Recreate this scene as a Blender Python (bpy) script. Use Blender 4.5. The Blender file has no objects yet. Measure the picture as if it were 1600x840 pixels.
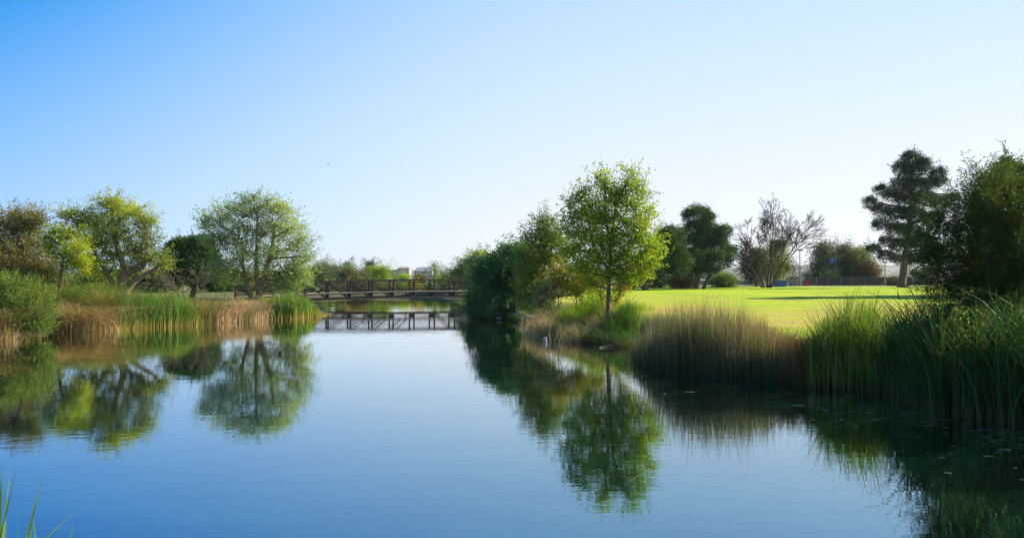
import bpy, math
import numpy as np
from math import radians as R
from mathutils import Vector

# ------------------------------------------------------------------ camera, sky, sun, exposure
SC = bpy.context.scene
COL = SC.collection
FPX, HCAM, HORIZON = 1100.0, 3.0, 434.0          # focal length and horizon measured in the 1600 x 840 photograph
PITCH = math.atan((HORIZON - 420.0) / FPX)
cam_data = bpy.data.cameras.new('camera')
cam = bpy.data.objects.new('camera', cam_data); COL.objects.link(cam)
cam.location = (0, 0, HCAM)
cam.rotation_euler = (R(90) + PITCH, 0, 0)
cam_data.sensor_width = 36.0
cam_data.lens = 36.0 * FPX / 1600.0
cam_data.clip_start = 0.05; cam_data.clip_end = 12000
SC.camera = cam

SUN_AZ, SUN_EL = 79.0, 29.0                       # azimuth from +Y (straight ahead) towards +X
world = bpy.data.worlds.new('World'); SC.world = world; world.use_nodes = True
nt = world.node_tree; nt.nodes.clear()
sky = nt.nodes.new('ShaderNodeTexSky'); sky.sky_type = 'NISHITA'; sky.sun_disc = False
sky.sun_elevation = R(SUN_EL); sky.sun_rotation = R(SUN_AZ)
sky.altitude = 0; sky.air_density = 1.0; sky.dust_density = 0.6; sky.ozone_density = 2.5
# clear late-afternoon sky: pale towards the sun's side and the horizon, deep blue opposite and overhead (all in world directions)
tcw = nt.nodes.new('ShaderNodeTexCoord'); sepw = nt.nodes.new('ShaderNodeSeparateXYZ'); nt.links.new(tcw.outputs['Generated'], sepw.inputs[0])
smw = nt.nodes.new('ShaderNodeMath'); smw.operation = 'SMOOTH_MIN'; smw.inputs[1].default_value = 0.0; smw.inputs[2].default_value = 0.5; nt.links.new(sepw.outputs[0], smw.inputs[0])
cbw = nt.nodes.new('ShaderNodeCombineXYZ'); nt.links.new(smw.outputs[0], cbw.inputs[0]); nt.links.new(sepw.outputs[2], cbw.inputs[2])
dot = nt.nodes.new('ShaderNodeVectorMath'); dot.operation = 'DOT_PRODUCT'
dot.inputs[1].default_value = (0.75, 0.0, -1.0); nt.links.new(cbw.outputs[0], dot.inputs[0])
mrw = nt.nodes.new('ShaderNodeMapRange'); mrw.inputs[1].default_value = -1.3; mrw.inputs[2].default_value = 0.6; nt.links.new(dot.outputs['Value'], mrw.inputs[0])
rw = nt.nodes.new('ShaderNodeValToRGB'); nt.links.new(mrw.outputs[0], rw.inputs[0])
STOPS = [(-1.2, (.05, .30, .85)), (-.73, (.012, .32, .87)), (-.655, (.14, .445, .94)), (-.577, (.27, .55, .97)), (-.50, (.385, .64, .985)), (-.428, (.49, .72, 1.0)), (-.35, (.59, .785, 1.0)), (-.279, (.68, .835, 1.0)), (-.13, (.85, .90, .97)), (.1, (.92, .93, .95)), (.5, (.95, .93, .90))]
while len(rw.color_ramp.elements) < len(STOPS): rw.color_ramp.elements.new(0.5)
for el_, (s_, c_) in zip(rw.color_ramp.elements, STOPS): el_.position = (s_ + 1.3) / 1.9; el_.color = (*c_, 1)
sc_w = nt.nodes.new('ShaderNodeVectorMath'); sc_w.operation = 'SCALE'; sc_w.inputs['Scale'].default_value = 3.4; nt.links.new(rw.outputs[0], sc_w.inputs[0])
mxw = nt.nodes.new('ShaderNodeMix'); mxw.data_type = 'RGBA'; mxw.inputs[0].default_value = 0.94
nt.links.new(sky.outputs[0], mxw.inputs[6]); nt.links.new(sc_w.outputs[0], mxw.inputs[7])
bg = nt.nodes.new('ShaderNodeBackground'); bg.inputs['Strength'].default_value = 0.12
wo = nt.nodes.new('ShaderNodeOutputWorld')
nt.links.new(mxw.outputs[2], bg.inputs['Color']); nt.links.new(bg.outputs[0], wo.inputs['Surface'])

sun_data = bpy.data.lights.new('sun', 'SUN'); sun_data.energy = 5.0; sun_data.angle = R(0.5); sun_data.color = (1.0, 0.90, 0.74)
sun = bpy.data.objects.new('sun', sun_data); COL.objects.link(sun)
SUN_DIR = Vector((math.cos(R(SUN_EL)) * math.sin(R(SUN_AZ)), math.cos(R(SUN_EL)) * math.cos(R(SUN_AZ)), math.sin(R(SUN_EL))))
sun.rotation_euler = SUN_DIR.to_track_quat('Z', 'Y').to_euler(); sun.location = SUN_DIR * 200

vs = SC.view_settings
vs.view_transform = 'Standard'; vs.look = 'None'; vs.gamma = 1.0; vs.use_curve_mapping = False
vs.exposure = 1.32
SC.render.engine = 'CYCLES'
cy = SC.cycles
cy.use_denoising = True
cy.max_bounces = 8; cy.diffuse_bounces = 3; cy.glossy_bounces = 3; cy.transmission_bounces = 4; cy.transparent_max_bounces = 12; cy.volume_bounces = 0
cy.sample_clamp_indirect = 4.0

# ------------------------------------------------------------------ helpers
SEED = [11]
def rng_new():
    SEED[0] += 1
    return np.random.default_rng(SEED[0])

_cp, _sp = math.cos(PITCH), math.sin(PITCH)
def P(px, py, D):
    """the point at depth D (metres ahead of the camera) whose place in the photograph is px, py"""
    dx = (px - 800.0) / FPX; dz = (420.0 - py) / FPX
    fy = _cp - dz * _sp; fz = _sp + dz * _cp
    return np.array([dx / fy * D, D, HCAM + fz / fy * D])
def wd(py):                                       # depth of a water-level point seen at row py
    return FPX * HCAM / (py - HORIZON)
def X(px, D): return (px - 800.0) / FPX * D
def W(px, py):
    D = wd(py); return (X(px, D), D)

class MB:
    """collects quads (and polygons) and links them as one mesh object"""
    def __init__(s): s.v = []; s.q = []; s.n = 0
    def add(s, v, q):
        v = np.asarray(v, float).reshape(-1, 3); q = np.asarray(q, np.int64).reshape(-1, 4)
        s.v.append(v); s.q.append(q + s.n); s.n += len(v)
    def box(s, c, size, ax=None):
        h = np.array(size) / 2.0
        sg = np.array([[-1,-1,-1],[1,-1,-1],[1,1,-1],[-1,1,-1],[-1,-1,1],[1,-1,1],[1,1,1],[-1,1,1]]) * h
        if ax is not None: sg = sg @ np.asarray(ax)
        s.add(sg + np.asarray(c), [[0,3,2,1],[4,5,6,7],[0,1,5,4],[1,2,6,5],[2,3,7,6],[3,0,4,7]])
    def bar(s, a, b, w, h=None):
        a = np.asarray(a, float); b = np.asarray(b, float); d = b - a; L = np.linalg.norm(d); d /= L
        up = np.array([0, 0, 1.0]) if abs(d[2]) < 0.98 else np.array([0, 1.0, 0])
        sd = np.cross(up, d); sd /= np.linalg.norm(sd); u = np.cross(d, sd)
        s.box((a + b) / 2, (L, w, h or w), np.array([d, sd, u]))
    def tube(s, path, rad, sides=6):
        path = np.asarray(path, float); n = len(path); rad = np.broadcast_to(np.asarray(rad, float), (n,))
        t = np.gradient(path, axis=0); t /= np.linalg.norm(t, axis=1, keepdims=True) + 1e-9
        ref = np.array([0.31, 0.95, 0.05])
        a = np.cross(t, ref); a /= np.linalg.norm(a, axis=1, keepdims=True) + 1e-9
        b = np.cross(t, a)
        th = np.arange(sides) * 2 * np.pi / sides
        ring = path[:, None, :] + rad[:, None, None] * (np.cos(th)[None, :, None] * a[:, None, :] + np.sin(th)[None, :, None] * b[:, None, :])
        i = np.arange(n - 1)[:, None] * sides; j = np.arange(sides)[None, :]; k = (j + 1) % sides
        q = np.stack([i + j, i + k, i + k + sides, i + j + sides], -1).reshape(-1, 4)
        s.add(ring.reshape(-1, 3), q)
        if sides == 4 and rad[-1] > 0.004: s.q[-1] = np.vstack([s.q[-1], np.array([[0,1,2,3]]) + (n - 1) * 4 + s.n - n * sides])
    def build(s, name, mat, parent=None, origin=(0, 0, 0), smooth=False):
        v = np.vstack(s.v) - np.asarray(origin, float); q = np.vstack(s.q)
        me = bpy.data.meshes.new(name)
        me.vertices.add(len(v)); me.vertices.foreach_set('co', v.astype(np.float32).ravel())
        me.loops.add(len(q) * 4); me.loops.foreach_set('vertex_index', q.astype(np.int32).ravel())
        me.polygons.add(len(q)); me.polygons.foreach_set('loop_start', np.arange(0, len(q) * 4, 4, dtype=np.int32))
        me.polygons.foreach_set('use_smooth', np.full(len(q), bool(smooth)))
        me.update(calc_edges=True)
        me.materials.append(mat)
        o = bpy.data.objects.new(name, me); COL.objects.link(o)
        if parent is not None: o.parent = parent
        else: o.location = origin
        return o

def tag(o, label=None, cat=None, group=None, kind=None):
    if label: o['label'] = label
    if cat: o['category'] = cat
    if group: o['group'] = group
    if kind: o['kind'] = kind
    return o
def thing(name, label, cat, loc, group=None):
    o = bpy.data.objects.new(name, None); COL.objects.link(o); o.location = tuple(float(c) for c in loc)
    o.empty_display_size = 0.3
    return tag(o, label, cat, group)

# ------------------------------------------------------------------ materials
def new_mat(name):
    m = bpy.data.materials.new(name); m.use_nodes = True; n = m.node_tree; n.nodes.clear()
    out = n.nodes.new('ShaderNodeOutputMaterial')
    return m, n, out
def node(n, typ, **kw):
    x = n.nodes.new(typ)
    for k, v in kw.items():
        if k in x.inputs: x.inputs[k].default_value = v
        else: setattr(x, k, v)
    return x
def ramp(n, stops, fac=None):
    r = n.nodes.new('ShaderNodeValToRGB'); e = r.color_ramp.elements
    while len(e) < len(stops): e.new(0.5)
    for el, (p, c) in zip(e, stops): el.position = p; el.color = (*c, 1)
    if fac is not None: n.links.new(fac, r.inputs[0])
    return r
def mixc(n, fac, a, b, blend='MIX'):
    m = n.nodes.new('ShaderNodeMix'); m.data_type = 'RGBA'; m.blend_type = blend
    for sock, val in ((m.inputs[0], fac), (m.inputs[6], a), (m.inputs[7], b)):
        if hasattr(val, 'links'): n.links.new(val, sock)
        elif isinstance(val, (int, float)): sock.default_value = val
        else: sock.default_value = (*val, 1)
    return m.outputs[2]
def math_n(n, op, a, b=None, c=None, clamp=False):
    m = n.nodes.new('ShaderNodeMath'); m.operation = op; m.use_clamp = clamp
    for i, val in enumerate((a, b, c)):
        if val is None: continue
        if hasattr(val, 'links'): n.links.new(val, m.inputs[i])
        else: m.inputs[i].default_value = val
    return m.outputs[0]
def maprange(n, v, a, b, c=0.0, d=1.0):
    m = n.nodes.new('ShaderNodeMapRange')
    n.links.new(v, m.inputs[0])
    for i, x in enumerate((a, b, c, d)): m.inputs[1 + i].default_value = x
    return m.outputs[0]
def noise(n, scale, detail=3, vec=None, rough=0.55):
    t = n.nodes.new('ShaderNodeTexNoise'); t.inputs['Scale'].default_value = scale; t.inputs['Detail'].default_value = detail; t.inputs['Roughness'].default_value = rough
    if vec is not None: n.links.new(vec, t.inputs['Vector'])
    return t.outputs[0]

def leaf_mat(name, cols, trans=0.38, clump=0.5, rough=0.62, low=None, spec=0.12, dead=None):
    """leaf colour: hue differs from leaf to leaf and from clump to clump; light passes through the blade.
    low = (height, colour): stems below that height have another colour, in the rushes with shade painted in"""
    m, n, out = new_mat(name)
    geo = n.nodes.new('ShaderNodeNewGeometry')
    nz = noise(n, clump, 2, geo.outputs['Position'])
    nzc = maprange(n, nz, 0.3, 0.7)
    f = math_n(n, 'ADD', math_n(n, 'MULTIPLY', geo.outputs['Random Per Island'], 0.35), math_n(n, 'MULTIPLY', nzc, 0.65))
    k = len(cols)
    r = ramp(n, [(0.1 + 0.8 * i / max(1, k - 1), c) for i, c in enumerate(cols)], f)
    c = r.outputs[0]
    if dead:
        hash_ = math_n(n, 'FRACT', math_n(n, 'MULTIPLY', geo.outputs['Random Per Island'], 57.31))
        c = mixc(n, math_n(n, 'LESS_THAN', hash_, dead[0]), c, dead[1])
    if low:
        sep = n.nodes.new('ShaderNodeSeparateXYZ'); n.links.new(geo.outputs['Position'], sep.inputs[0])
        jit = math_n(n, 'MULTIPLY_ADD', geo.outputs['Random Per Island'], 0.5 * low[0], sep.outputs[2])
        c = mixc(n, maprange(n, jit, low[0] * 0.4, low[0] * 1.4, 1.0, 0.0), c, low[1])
    d = node(n, 'ShaderNodeBsdfPrincipled', Roughness=rough); d.inputs['Specular IOR Level'].default_value = spec
    n.links.new(c, d.inputs['Base Color'])
    t = n.nodes.new('ShaderNodeBsdfTranslucent')
    n.links.new(mixc(n, 1.0, c, (1.25, 1.2, 0.55), 'MULTIPLY'), t.inputs['Color'])
    mx = n.nodes.new('ShaderNodeMixShader'); mx.inputs[0].default_value = trans
    n.links.new(d.outputs[0], mx.inputs[1]); n.links.new(t.outputs[0], mx.inputs[2]); n.links.new(mx.outputs[0], out.inputs[0])
    return m
def solid_mat(name, c1, c2, scale=3.0, rough=0.8, metal=0.0, bump=0.0, stretch=(1, 1, 1), spec=0.3):
    m, n, out = new_mat(name)
    tc = n.nodes.new('ShaderNodeTexCoord'); mp = n.nodes.new('ShaderNodeMapping'); mp.inputs['Scale'].default_value = stretch
    n.links.new(tc.outputs['Object'], mp.inputs[0])
    nz = noise(n, scale, 4, mp.outputs[0])
    r = ramp(n, [(0.3, c1), (0.7, c2)], nz)
    p = node(n, 'ShaderNodeBsdfPrincipled', Roughness=rough, Metallic=metal); p.inputs['Specular IOR Level'].default_value = spec
    n.links.new(r.outputs[0], p.inputs['Base Color'])
    if bump:
        b = n.nodes.new('ShaderNodeBump'); b.inputs['Distance'].default_value = bump; n.links.new(nz, b.inputs['Height']); n.links.new(b.outputs[0], p.inputs['Normal'])
    n.links.new(p.outputs[0], out.inputs[0])
    return m

M = {}
M['bark'] = solid_mat('bark', (0.06, 0.04, 0.025), (0.17, 0.12, 0.08), 6, 0.9, bump=0.03, stretch=(1, 1, 0.3))
M['bark_pale'] = solid_mat('pale_bark', (0.14, 0.09, 0.055), (0.30, 0.22, 0.15), 5, 0.9, bump=0.03, stretch=(1, 1, 0.3))
M['bark_grey'] = solid_mat('grey_bark', (0.045, 0.030, 0.030), (0.10, 0.068, 0.062), 5, 0.9)
M['leaf_brown'] = leaf_mat('olive_brown_leaves', [(0.075, 0.098, 0.024), (0.125, 0.150, 0.033), (0.188, 0.169, 0.045), (0.213, 0.150, 0.060)], 0.35, 0.35)
M['leaf_lime'] = leaf_mat('lime_leaves', [(0.077, 0.110, 0.013), (0.154, 0.209, 0.013), (0.275, 0.341, 0.011), (0.352, 0.396, 0.013)], 0.45, 0.55)
M['leaf_twist'] = leaf_mat('yellow_green_leaves', [(0.091, 0.147, 0.024), (0.189, 0.245, 0.036), (0.340, 0.392, 0.033), (0.439, 0.470, 0.036)], 0.4, 0.35)
M['leaf_big'] = leaf_mat('grey_green_leaves', [(0.107, 0.176, 0.055), (0.193, 0.279, 0.086), (0.291, 0.361, 0.111), (0.367, 0.454, 0.074)], 0.38, 0.3)
M['pine'] = leaf_mat('pine_needles', [(0.021, 0.061, 0.019), (0.038, 0.094, 0.024), (0.075, 0.144, 0.024)], 0.22, 0.5, 0.5)
M['pine_blue'] = leaf_mat('blue_green_pine_needles', [(0.011, 0.039, 0.022), (0.018, 0.056, 0.026), (0.029, 0.076, 0.023)], 0.2, 0.4, 0.5)
M['leaf_dark'] = leaf_mat('dark_glossy_leaves', [(0.033, 0.103, 0.040), (0.060, 0.151, 0.052), (0.117, 0.228, 0.052)], 0.25, 0.5, 0.45)
M['leaf_olive'] = leaf_mat('olive_leaves', [(0.068, 0.131, 0.028), (0.136, 0.202, 0.036), (0.232, 0.263, 0.041)], 0.38, 0.6)
M['leaf_fresh'] = leaf_mat('fresh_green_leaves', [(0.113, 0.210, 0.029), (0.226, 0.331, 0.033), (0.390, 0.456, 0.037)], 0.45, 0.45)
M['leaf_yellow'] = leaf_mat('yellowing_leaves', [(0.135, 0.154, 0.018), (0.297, 0.266, 0.019), (0.378, 0.280, 0.023)], 0.4, 0.9)
M['leaf_rust'] = leaf_mat('rusty_leaves', [(0.07, 0.05, 0.02), (0.13, 0.08, 0.03), (0.10, 0.09, 0.03)], 0.3, 0.6)
M['leaf_grey'] = leaf_mat('dusty_green_leaves', [(0.045, 0.07, 0.03), (0.08, 0.105, 0.045), (0.12, 0.14, 0.06)], 0.3, 0.15)
M['leaf_silver'] = leaf_mat('silvery_olive_leaves', [(0.09, 0.11, 0.05), (0.14, 0.155, 0.075), (0.20, 0.21, 0.10)], 0.3, 0.15)
M['leaf_feather'] = leaf_mat('feathery_dark_leaves', [(0.021, 0.054, 0.013), (0.044, 0.086, 0.014), (0.104, 0.123, 0.015)], 0.35, 0.55)
M['leaf_tamarisk'] = leaf_mat('feathery_pale_leaves', [(0.069, 0.120, 0.022), (0.115, 0.174, 0.030), (0.161, 0.216, 0.030)], 0.35, 0.7)
M['reed_green'] = leaf_mat('green_reed', [(0.050, 0.119, 0.023), (0.090, 0.180, 0.026), (0.130, 0.228, 0.029)], 0.4, 0.8, low=(0.5, (0.27, 0.23, 0.06)), dead=(0.10, (0.30, 0.24, 0.09)))
M['cattail'] = leaf_mat('dark_green_cattail', [(0.019, 0.064, 0.017), (0.035, 0.094, 0.019), (0.073, 0.133, 0.024)], 0.35, 0.7, low=(0.35, (0.13, 0.11, 0.04)), dead=(0.07, (0.20, 0.17, 0.07)))
M['cattail_light'] = leaf_mat('mid_green_cattail', [(0.052, 0.131, 0.018), (0.118, 0.204, 0.022), (0.252, 0.291, 0.055)], 0.4, 0.9, low=(0.3, (0.16, 0.12, 0.05)), dead=(0.14, (0.28, 0.22, 0.11)))
M['rush'] = leaf_mat('tan_rush', [(0.084, 0.096, 0.043), (0.168, 0.156, 0.078), (0.300, 0.228, 0.132), (0.456, 0.348, 0.240)], 0.35, 0.5, low=(1.7, (0.05, 0.072, 0.034)))  # green lower stems also carry painted shade, leaving the tips looking sunlit
M['rust_reed'] = leaf_mat('rust_reed', [(0.08, 0.07, 0.02), (0.17, 0.10, 0.03), (0.24, 0.13, 0.045)], 0.35, 1.0)
M['dry'] = leaf_mat('dry_grass', [(0.19, 0.15, 0.06), (0.36, 0.255, 0.11), (0.50, 0.355, 0.18)], 0.3, 0.9)
M['dry_pink'] = leaf_mat('pinkish_dry_grass', [(0.166, 0.164, 0.066), (0.359, 0.265, 0.146), (0.552, 0.366, 0.238)], 0.35, 0.9)
M['mixed_grass'] = leaf_mat('mixed_dry_grass', [(0.10, 0.12, 0.03), (0.18, 0.16, 0.045), (0.26, 0.18, 0.06)], 0.35, 0.9)
M['bank_green'] = leaf_mat('bank_grass_blades', [(0.03, 0.085, 0.014), (0.06, 0.13, 0.016), (0.13, 0.19, 0.02)], 0.4, 0.9)
M['bright_grass'] = leaf_mat('bright_grass_blades', [(0.127, 0.242, 0.010), (0.196, 0.330, 0.012), (0.265, 0.374, 0.014)], 0.5, 0.5)
M['lawn_blade'] = leaf_mat('lawn_blades', [(0.28, 0.38, 0.02), (0.36, 0.44, 0.022), (0.44, 0.46, 0.03)], 0.45, 0.25)
M['steel'] = solid_mat('weathered_steel', (0.020, 0.013, 0.012), (0.042, 0.026, 0.022), 2, 0.7, 0.0)
M['deck'] = solid_mat('deck_edge', (0.20, 0.14, 0.13), (0.30, 0.22, 0.20), 3, 0.8)
M['concrete'] = solid_mat('concrete', (0.24, 0.22, 0.2), (0.36, 0.34, 0.31), 2, 0.9)
M['rock'] = solid_mat('rock', (0.09, 0.075, 0.065), (0.22, 0.18, 0.16), 5, 0.85, bump=0.03)
M['rock_speckled'] = solid_mat('speckled_rock', (0.10, 0.08, 0.075), (0.50, 0.42, 0.38), 14, 0.8, bump=0.02)
M['log'] = solid_mat('driftwood', (0.13, 0.09, 0.07), (0.25, 0.18, 0.13), 8, 0.85, stretch=(1, 1, 4))
M['fence_metal'] = solid_mat('galvanised_steel', (0.15, 0.15, 0.15), (0.24, 0.24, 0.24), 4, 0.6, 0.2)
M['screen'] = solid_mat('brown_fence_cloth', (0.04, 0.036, 0.032), (0.075, 0.064, 0.055), 0.25, 0.9)
M['blue'] = solid_mat('blue_plastic', (0.02, 0.09, 0.34), (0.03, 0.13, 0.42), 2, 0.45)
M['red'] = solid_mat('red_plastic', (0.30, 0.03, 0.04), (0.38, 0.05, 0.05), 2, 0.5)
M['white_wall'] = solid_mat('white_wall', (0.40, 0.40, 0.41), (0.48, 0.48, 0.49), 0.3, 0.8)
M['grey_wall'] = solid_mat('blue_grey_wall', (0.22, 0.25, 0.30), (0.28, 0.31, 0.36), 0.3, 0.7)
M['roof'] = solid_mat('slate_roof', (0.16, 0.17, 0.21), (0.24, 0.25, 0.29), 0.5, 0.8)
M['roof_red'] = solid_mat('dull_red_roof', (0.25, 0.16, 0.13), (0.34, 0.22, 0.18), 0.5, 0.8)
M['window'] = solid_mat('dark_window_glass', (0.05, 0.06, 0.08), (0.09, 0.11, 0.14), 0.5, 0.15, spec=0.6)
M['shed'] = solid_mat('grey_shed_boards', (0.20, 0.19, 0.19), (0.30, 0.29, 0.29), 3, 0.7)
M['wood'] = solid_mat('pale_wood', (0.30, 0.22, 0.14), (0.42, 0.32, 0.20), 4, 0.8)
M['feather_white'] = solid_mat('white_feathers', (0.70, 0.69, 0.66), (0.8, 0.8, 0.78), 20, 0.8)
M['feather_dark'] = solid_mat('dark_feathers', (0.05, 0.05, 0.055), (0.10, 0.10, 0.10), 20, 0.8)
M['seed'] = solid_mat('cattail_seed', (0.07, 0.035, 0.015), (0.12, 0.06, 0.025), 30, 0.9)
M['weed'] = solid_mat('floating_weed', (0.03, 0.04, 0.02), (0.09, 0.085, 0.05), 9, 0.3)
M['hill'] = solid_mat('dry_hills', (0.10, 0.11, 0.07), (0.19, 0.17, 0.12), 0.01, 0.95)

# ------------------------------------------------------------------ terrain: pond basin, banks, lawn
SHORE = np.array([
    W(1600, 664), W(1440, 637), W(1380, 609), W(1270, 603), W(1100, 590), W(1015, 568), W(1000, 548), W(965, 541),
    W(905, 531), W(860, 520), W(835, 507), W(790, 500), W(732, 499), (-1.0, 56), (3, 64), (4.5, 76), (3, 88), (-1, 98), (-4.5, 108),
    (-14, 113), (-26, 114), (-33, 106), (-31, 94), (-26, 86), (-21, 78), (-19.0, 68), (-15.2, 60), W(503, 494), W(470, 497.5), W(425, 499), W(330, 506),
    W(200, 514), W(80, 522), W(0, 534), (-27, 27), (-31, 18), (-26, 8), (-14, 3.5), (-5.6, 5.2), (-2, 4.2), (6, 3.0), (11, -1), (15, -6), (19, 0), (16.5, 6), (12.6, 10)])

def shore_dist(x, y):
    """signed distance to the shoreline, positive on land"""
    x = np.asarray(x, float); y = np.asarray(y, float); sh = x.shape; x = x.ravel(); y = y.ravel()
    best = np.full(x.shape, 1e18); inside = np.zeros(x.shape, bool)
    for a, b in zip(SHORE, np.roll(SHORE, -1, 0)):
        d = b - a; L2 = d @ d
        t = np.clip(((x - a[0]) * d[0] + (y - a[1]) * d[1]) / L2, 0, 1)
        best = np.minimum(best, (x - a[0] - t * d[0]) ** 2 + (y - a[1] - t * d[1]) ** 2)
        c = (a[1] > y) != (b[1] > y)
        with np.errstate(divide='ignore', invalid='ignore'):
            xi = a[0] + (y - a[1]) * d[0] / (d[1] if d[1] != 0 else 1e-9)
        inside ^= c & (x < xi)
    s = np.sqrt(best); s[inside] *= -1
    return s.reshape(sh)
def wob(x, y):
    return (np.sin(x * 0.9 + 1.3 * np.sin(y * 0.5)) * np.cos(y * 0.8 + 0.7 * np.sin(x * 0.6)))
def G(x, y):
    x = np.asarray(x, float); y = np.asarray(y, float)
    d = shore_dist(x, y) + 0.25 * wob(x, y)
    left = 1.0 / (1.0 + np.exp((x + 10) / 2.0))               # the far bank across the water is lower
    top = 1.38 * (1 - left) + 0.80 * left
    wdt = 3.0 * (1 - left) + 3.5 * left
    t = np.clip(d / wdt, 0, 1); land = top * (t * t * (3 - 2 * t)) * 0.75 + top * 0.25 * np.clip(d / wdt, 0, 1)
    far = np.clip((d - wdt) / 40.0, 0, 1)
    land = land + 0.16 * far * (1 - left) + 0.5 * far * left
    land = land + 0.05 * wob(x * 0.35, y * 0.35) * np.clip(d / 4, 0, 1) + 0.02 * wob(x * 1.7, y * 1.7) * np.clip(d, 0, 1)
    bed = -np.clip(-d * 0.22, 0, 0.75) - 0.10 * np.clip(-d, 0, 1) * (1 + wob(x * 0.7, y * 0.7)) * 0.5
    return np.where(d > 0, land, bed)
def Gs(x, y): return float(G(np.array([x]), np.array([y]))[0])

def axis_lines(lo, hi, step, ext):
    core = np.arange(lo, hi + 1e-6, step); out = [];  s = step; p = hi
    while p < ext: s *= 1.25; p += s; out.append(p)
    a = []; s = step; p = lo
    while p > -ext: s *= 1.25; p -= s; a.append(p)
    return np.concatenate([a[::-1], core, out])
xs = axis_lines(-45, 45, 0.45, 3400); ys = axis_lines(-8, 120, 0.45, 3400)
gx, gy = np.meshgrid(xs, ys); gz = G(gx, gy)
nx, ny = len(xs), len(ys)
ii = (np.arange(ny - 1)[:, None] * nx + np.arange(nx - 1)[None, :]).ravel()
mb = MB(); mb.add(np.stack([gx, gy, gz], -1).reshape(-1, 3), np.stack([ii, ii + 1, ii + nx + 1, ii + nx], -1))

def ground_mat():
    m, n, out = new_mat('ground')
    geo = n.nodes.new('ShaderNodeNewGeometry'); pos = geo.outputs['Position']
    sep = n.nodes.new('ShaderNodeSeparateXYZ'); n.links.new(pos, sep.inputs[0]); z = sep.outputs[2]; x = sep.outputs[0]; y = sep.outputs[1]
    n1 = noise(n, 0.22, 4, pos); n2 = noise(n, 1.6, 4, pos); n3 = noise(n, 14, 3, pos)
    lawn = mixc(n, maprange(n, n1, 0.35, 0.65), (0.27, 0.40, 0.018), (0.42, 0.48, 0.024))
    st = n.nodes.new('ShaderNodeMapping'); st.inputs['Scale'].default_value = (0.06, 0.22, 0.1); n.links.new(pos, st.inputs[0])
    dryf = maprange(n, noise(n, 1.0, 4, st.outputs[0], 0.6), 0.42, 0.56)
    st3 = n.nodes.new('ShaderNodeMapping'); st3.inputs['Scale'].default_value = (0.05, 0.35, 0.1); st3.inputs['Location'].default_value = (7, 3, 0); n.links.new(pos, st3.inputs[0])
    lawn = mixc(n, maprange(n, noise(n, 1.3, 5, st3.outputs[0], 0.65), 0.45, 0.65, 0.0, 0.75), lawn, (0.17, 0.27, 0.018))
    lawn = mixc(n, maprange(n, noise(n, 0.6, 4, pos, 0.6), 0.56, 0.70, 0.0, 0.55), lawn, (0.38, 0.34, 0.06))
    neary = maprange(n, y, 72, 44)
    lawn = mixc(n, math_n(n, 'MULTIPLY', dryf, neary), lawn, (0.42, 0.29, 0.085))
    lawn = mixc(n, maprange(n, n3, 0.35, 0.75, 0.0, 0.45), lawn, (0.20, 0.25, 0.012))
    leftg = mixc(n, maprange(n, n2, 0.35, 0.65), (0.10, 0.14, 0.025), (0.25, 0.21, 0.07))
    land = mixc(n, maprange(n, x, -14, -6), leftg, lawn)
    land = mixc(n, maprange(n, y, 112, 122), land, mixc(n, maprange(n, n1, 0.4, 0.6), (0.14, 0.16, 0.04), (0.24, 0.21, 0.09)))
    bank = mixc(n, maprange(n, n2, 0.35, 0.65), (0.05, 0.075, 0.018), (0.12, 0.10, 0.05))
    c = mixc(n, maprange(n, z, 0.75, 1.25), bank, land)
    mud = mixc(n, n3, (0.035, 0.028, 0.018), (0.09, 0.07, 0.045))
    c = mixc(n, maprange(n, z, 0.06, 0.30), mud, c)
    s2 = n.nodes.new('ShaderNodeMapping'); s2.inputs['Scale'].default_value = (0.55, 1.0, 1); n.links.new(pos, s2.inputs[0])
    b1 = noise(n, 0.9, 6, s2.outputs[0], 0.65)
    bed = ramp(n, [(0.40, (0.02, 0.03, 0.012)), (0.50, (0.20, 0.17, 0.05)), (0.58, (0.55, 0.44, 0.16))], b1).outputs[0]
    c = mixc(n, maprange(n, z, -0.06, -0.005), bed, c)
    p = node(n, 'ShaderNodeBsdfPrincipled', Roughness=0.95); p.inputs['Specular IOR Level'].default_value = 0.1
    n.links.new(c, p.inputs['Base Color'])
    bp = n.nodes.new('ShaderNodeBump'); bp.inputs['Distance'].default_value = 0.06; n.links.new(n3, bp.inputs['Height']); n.links.new(bp.outputs[0], p.inputs['Normal'])
    n.links.new(p.outputs[0], out.inputs[0])
    return m
ground = mb.build('ground', ground_mat(), smooth=True); tag(ground, kind='structure')

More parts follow.
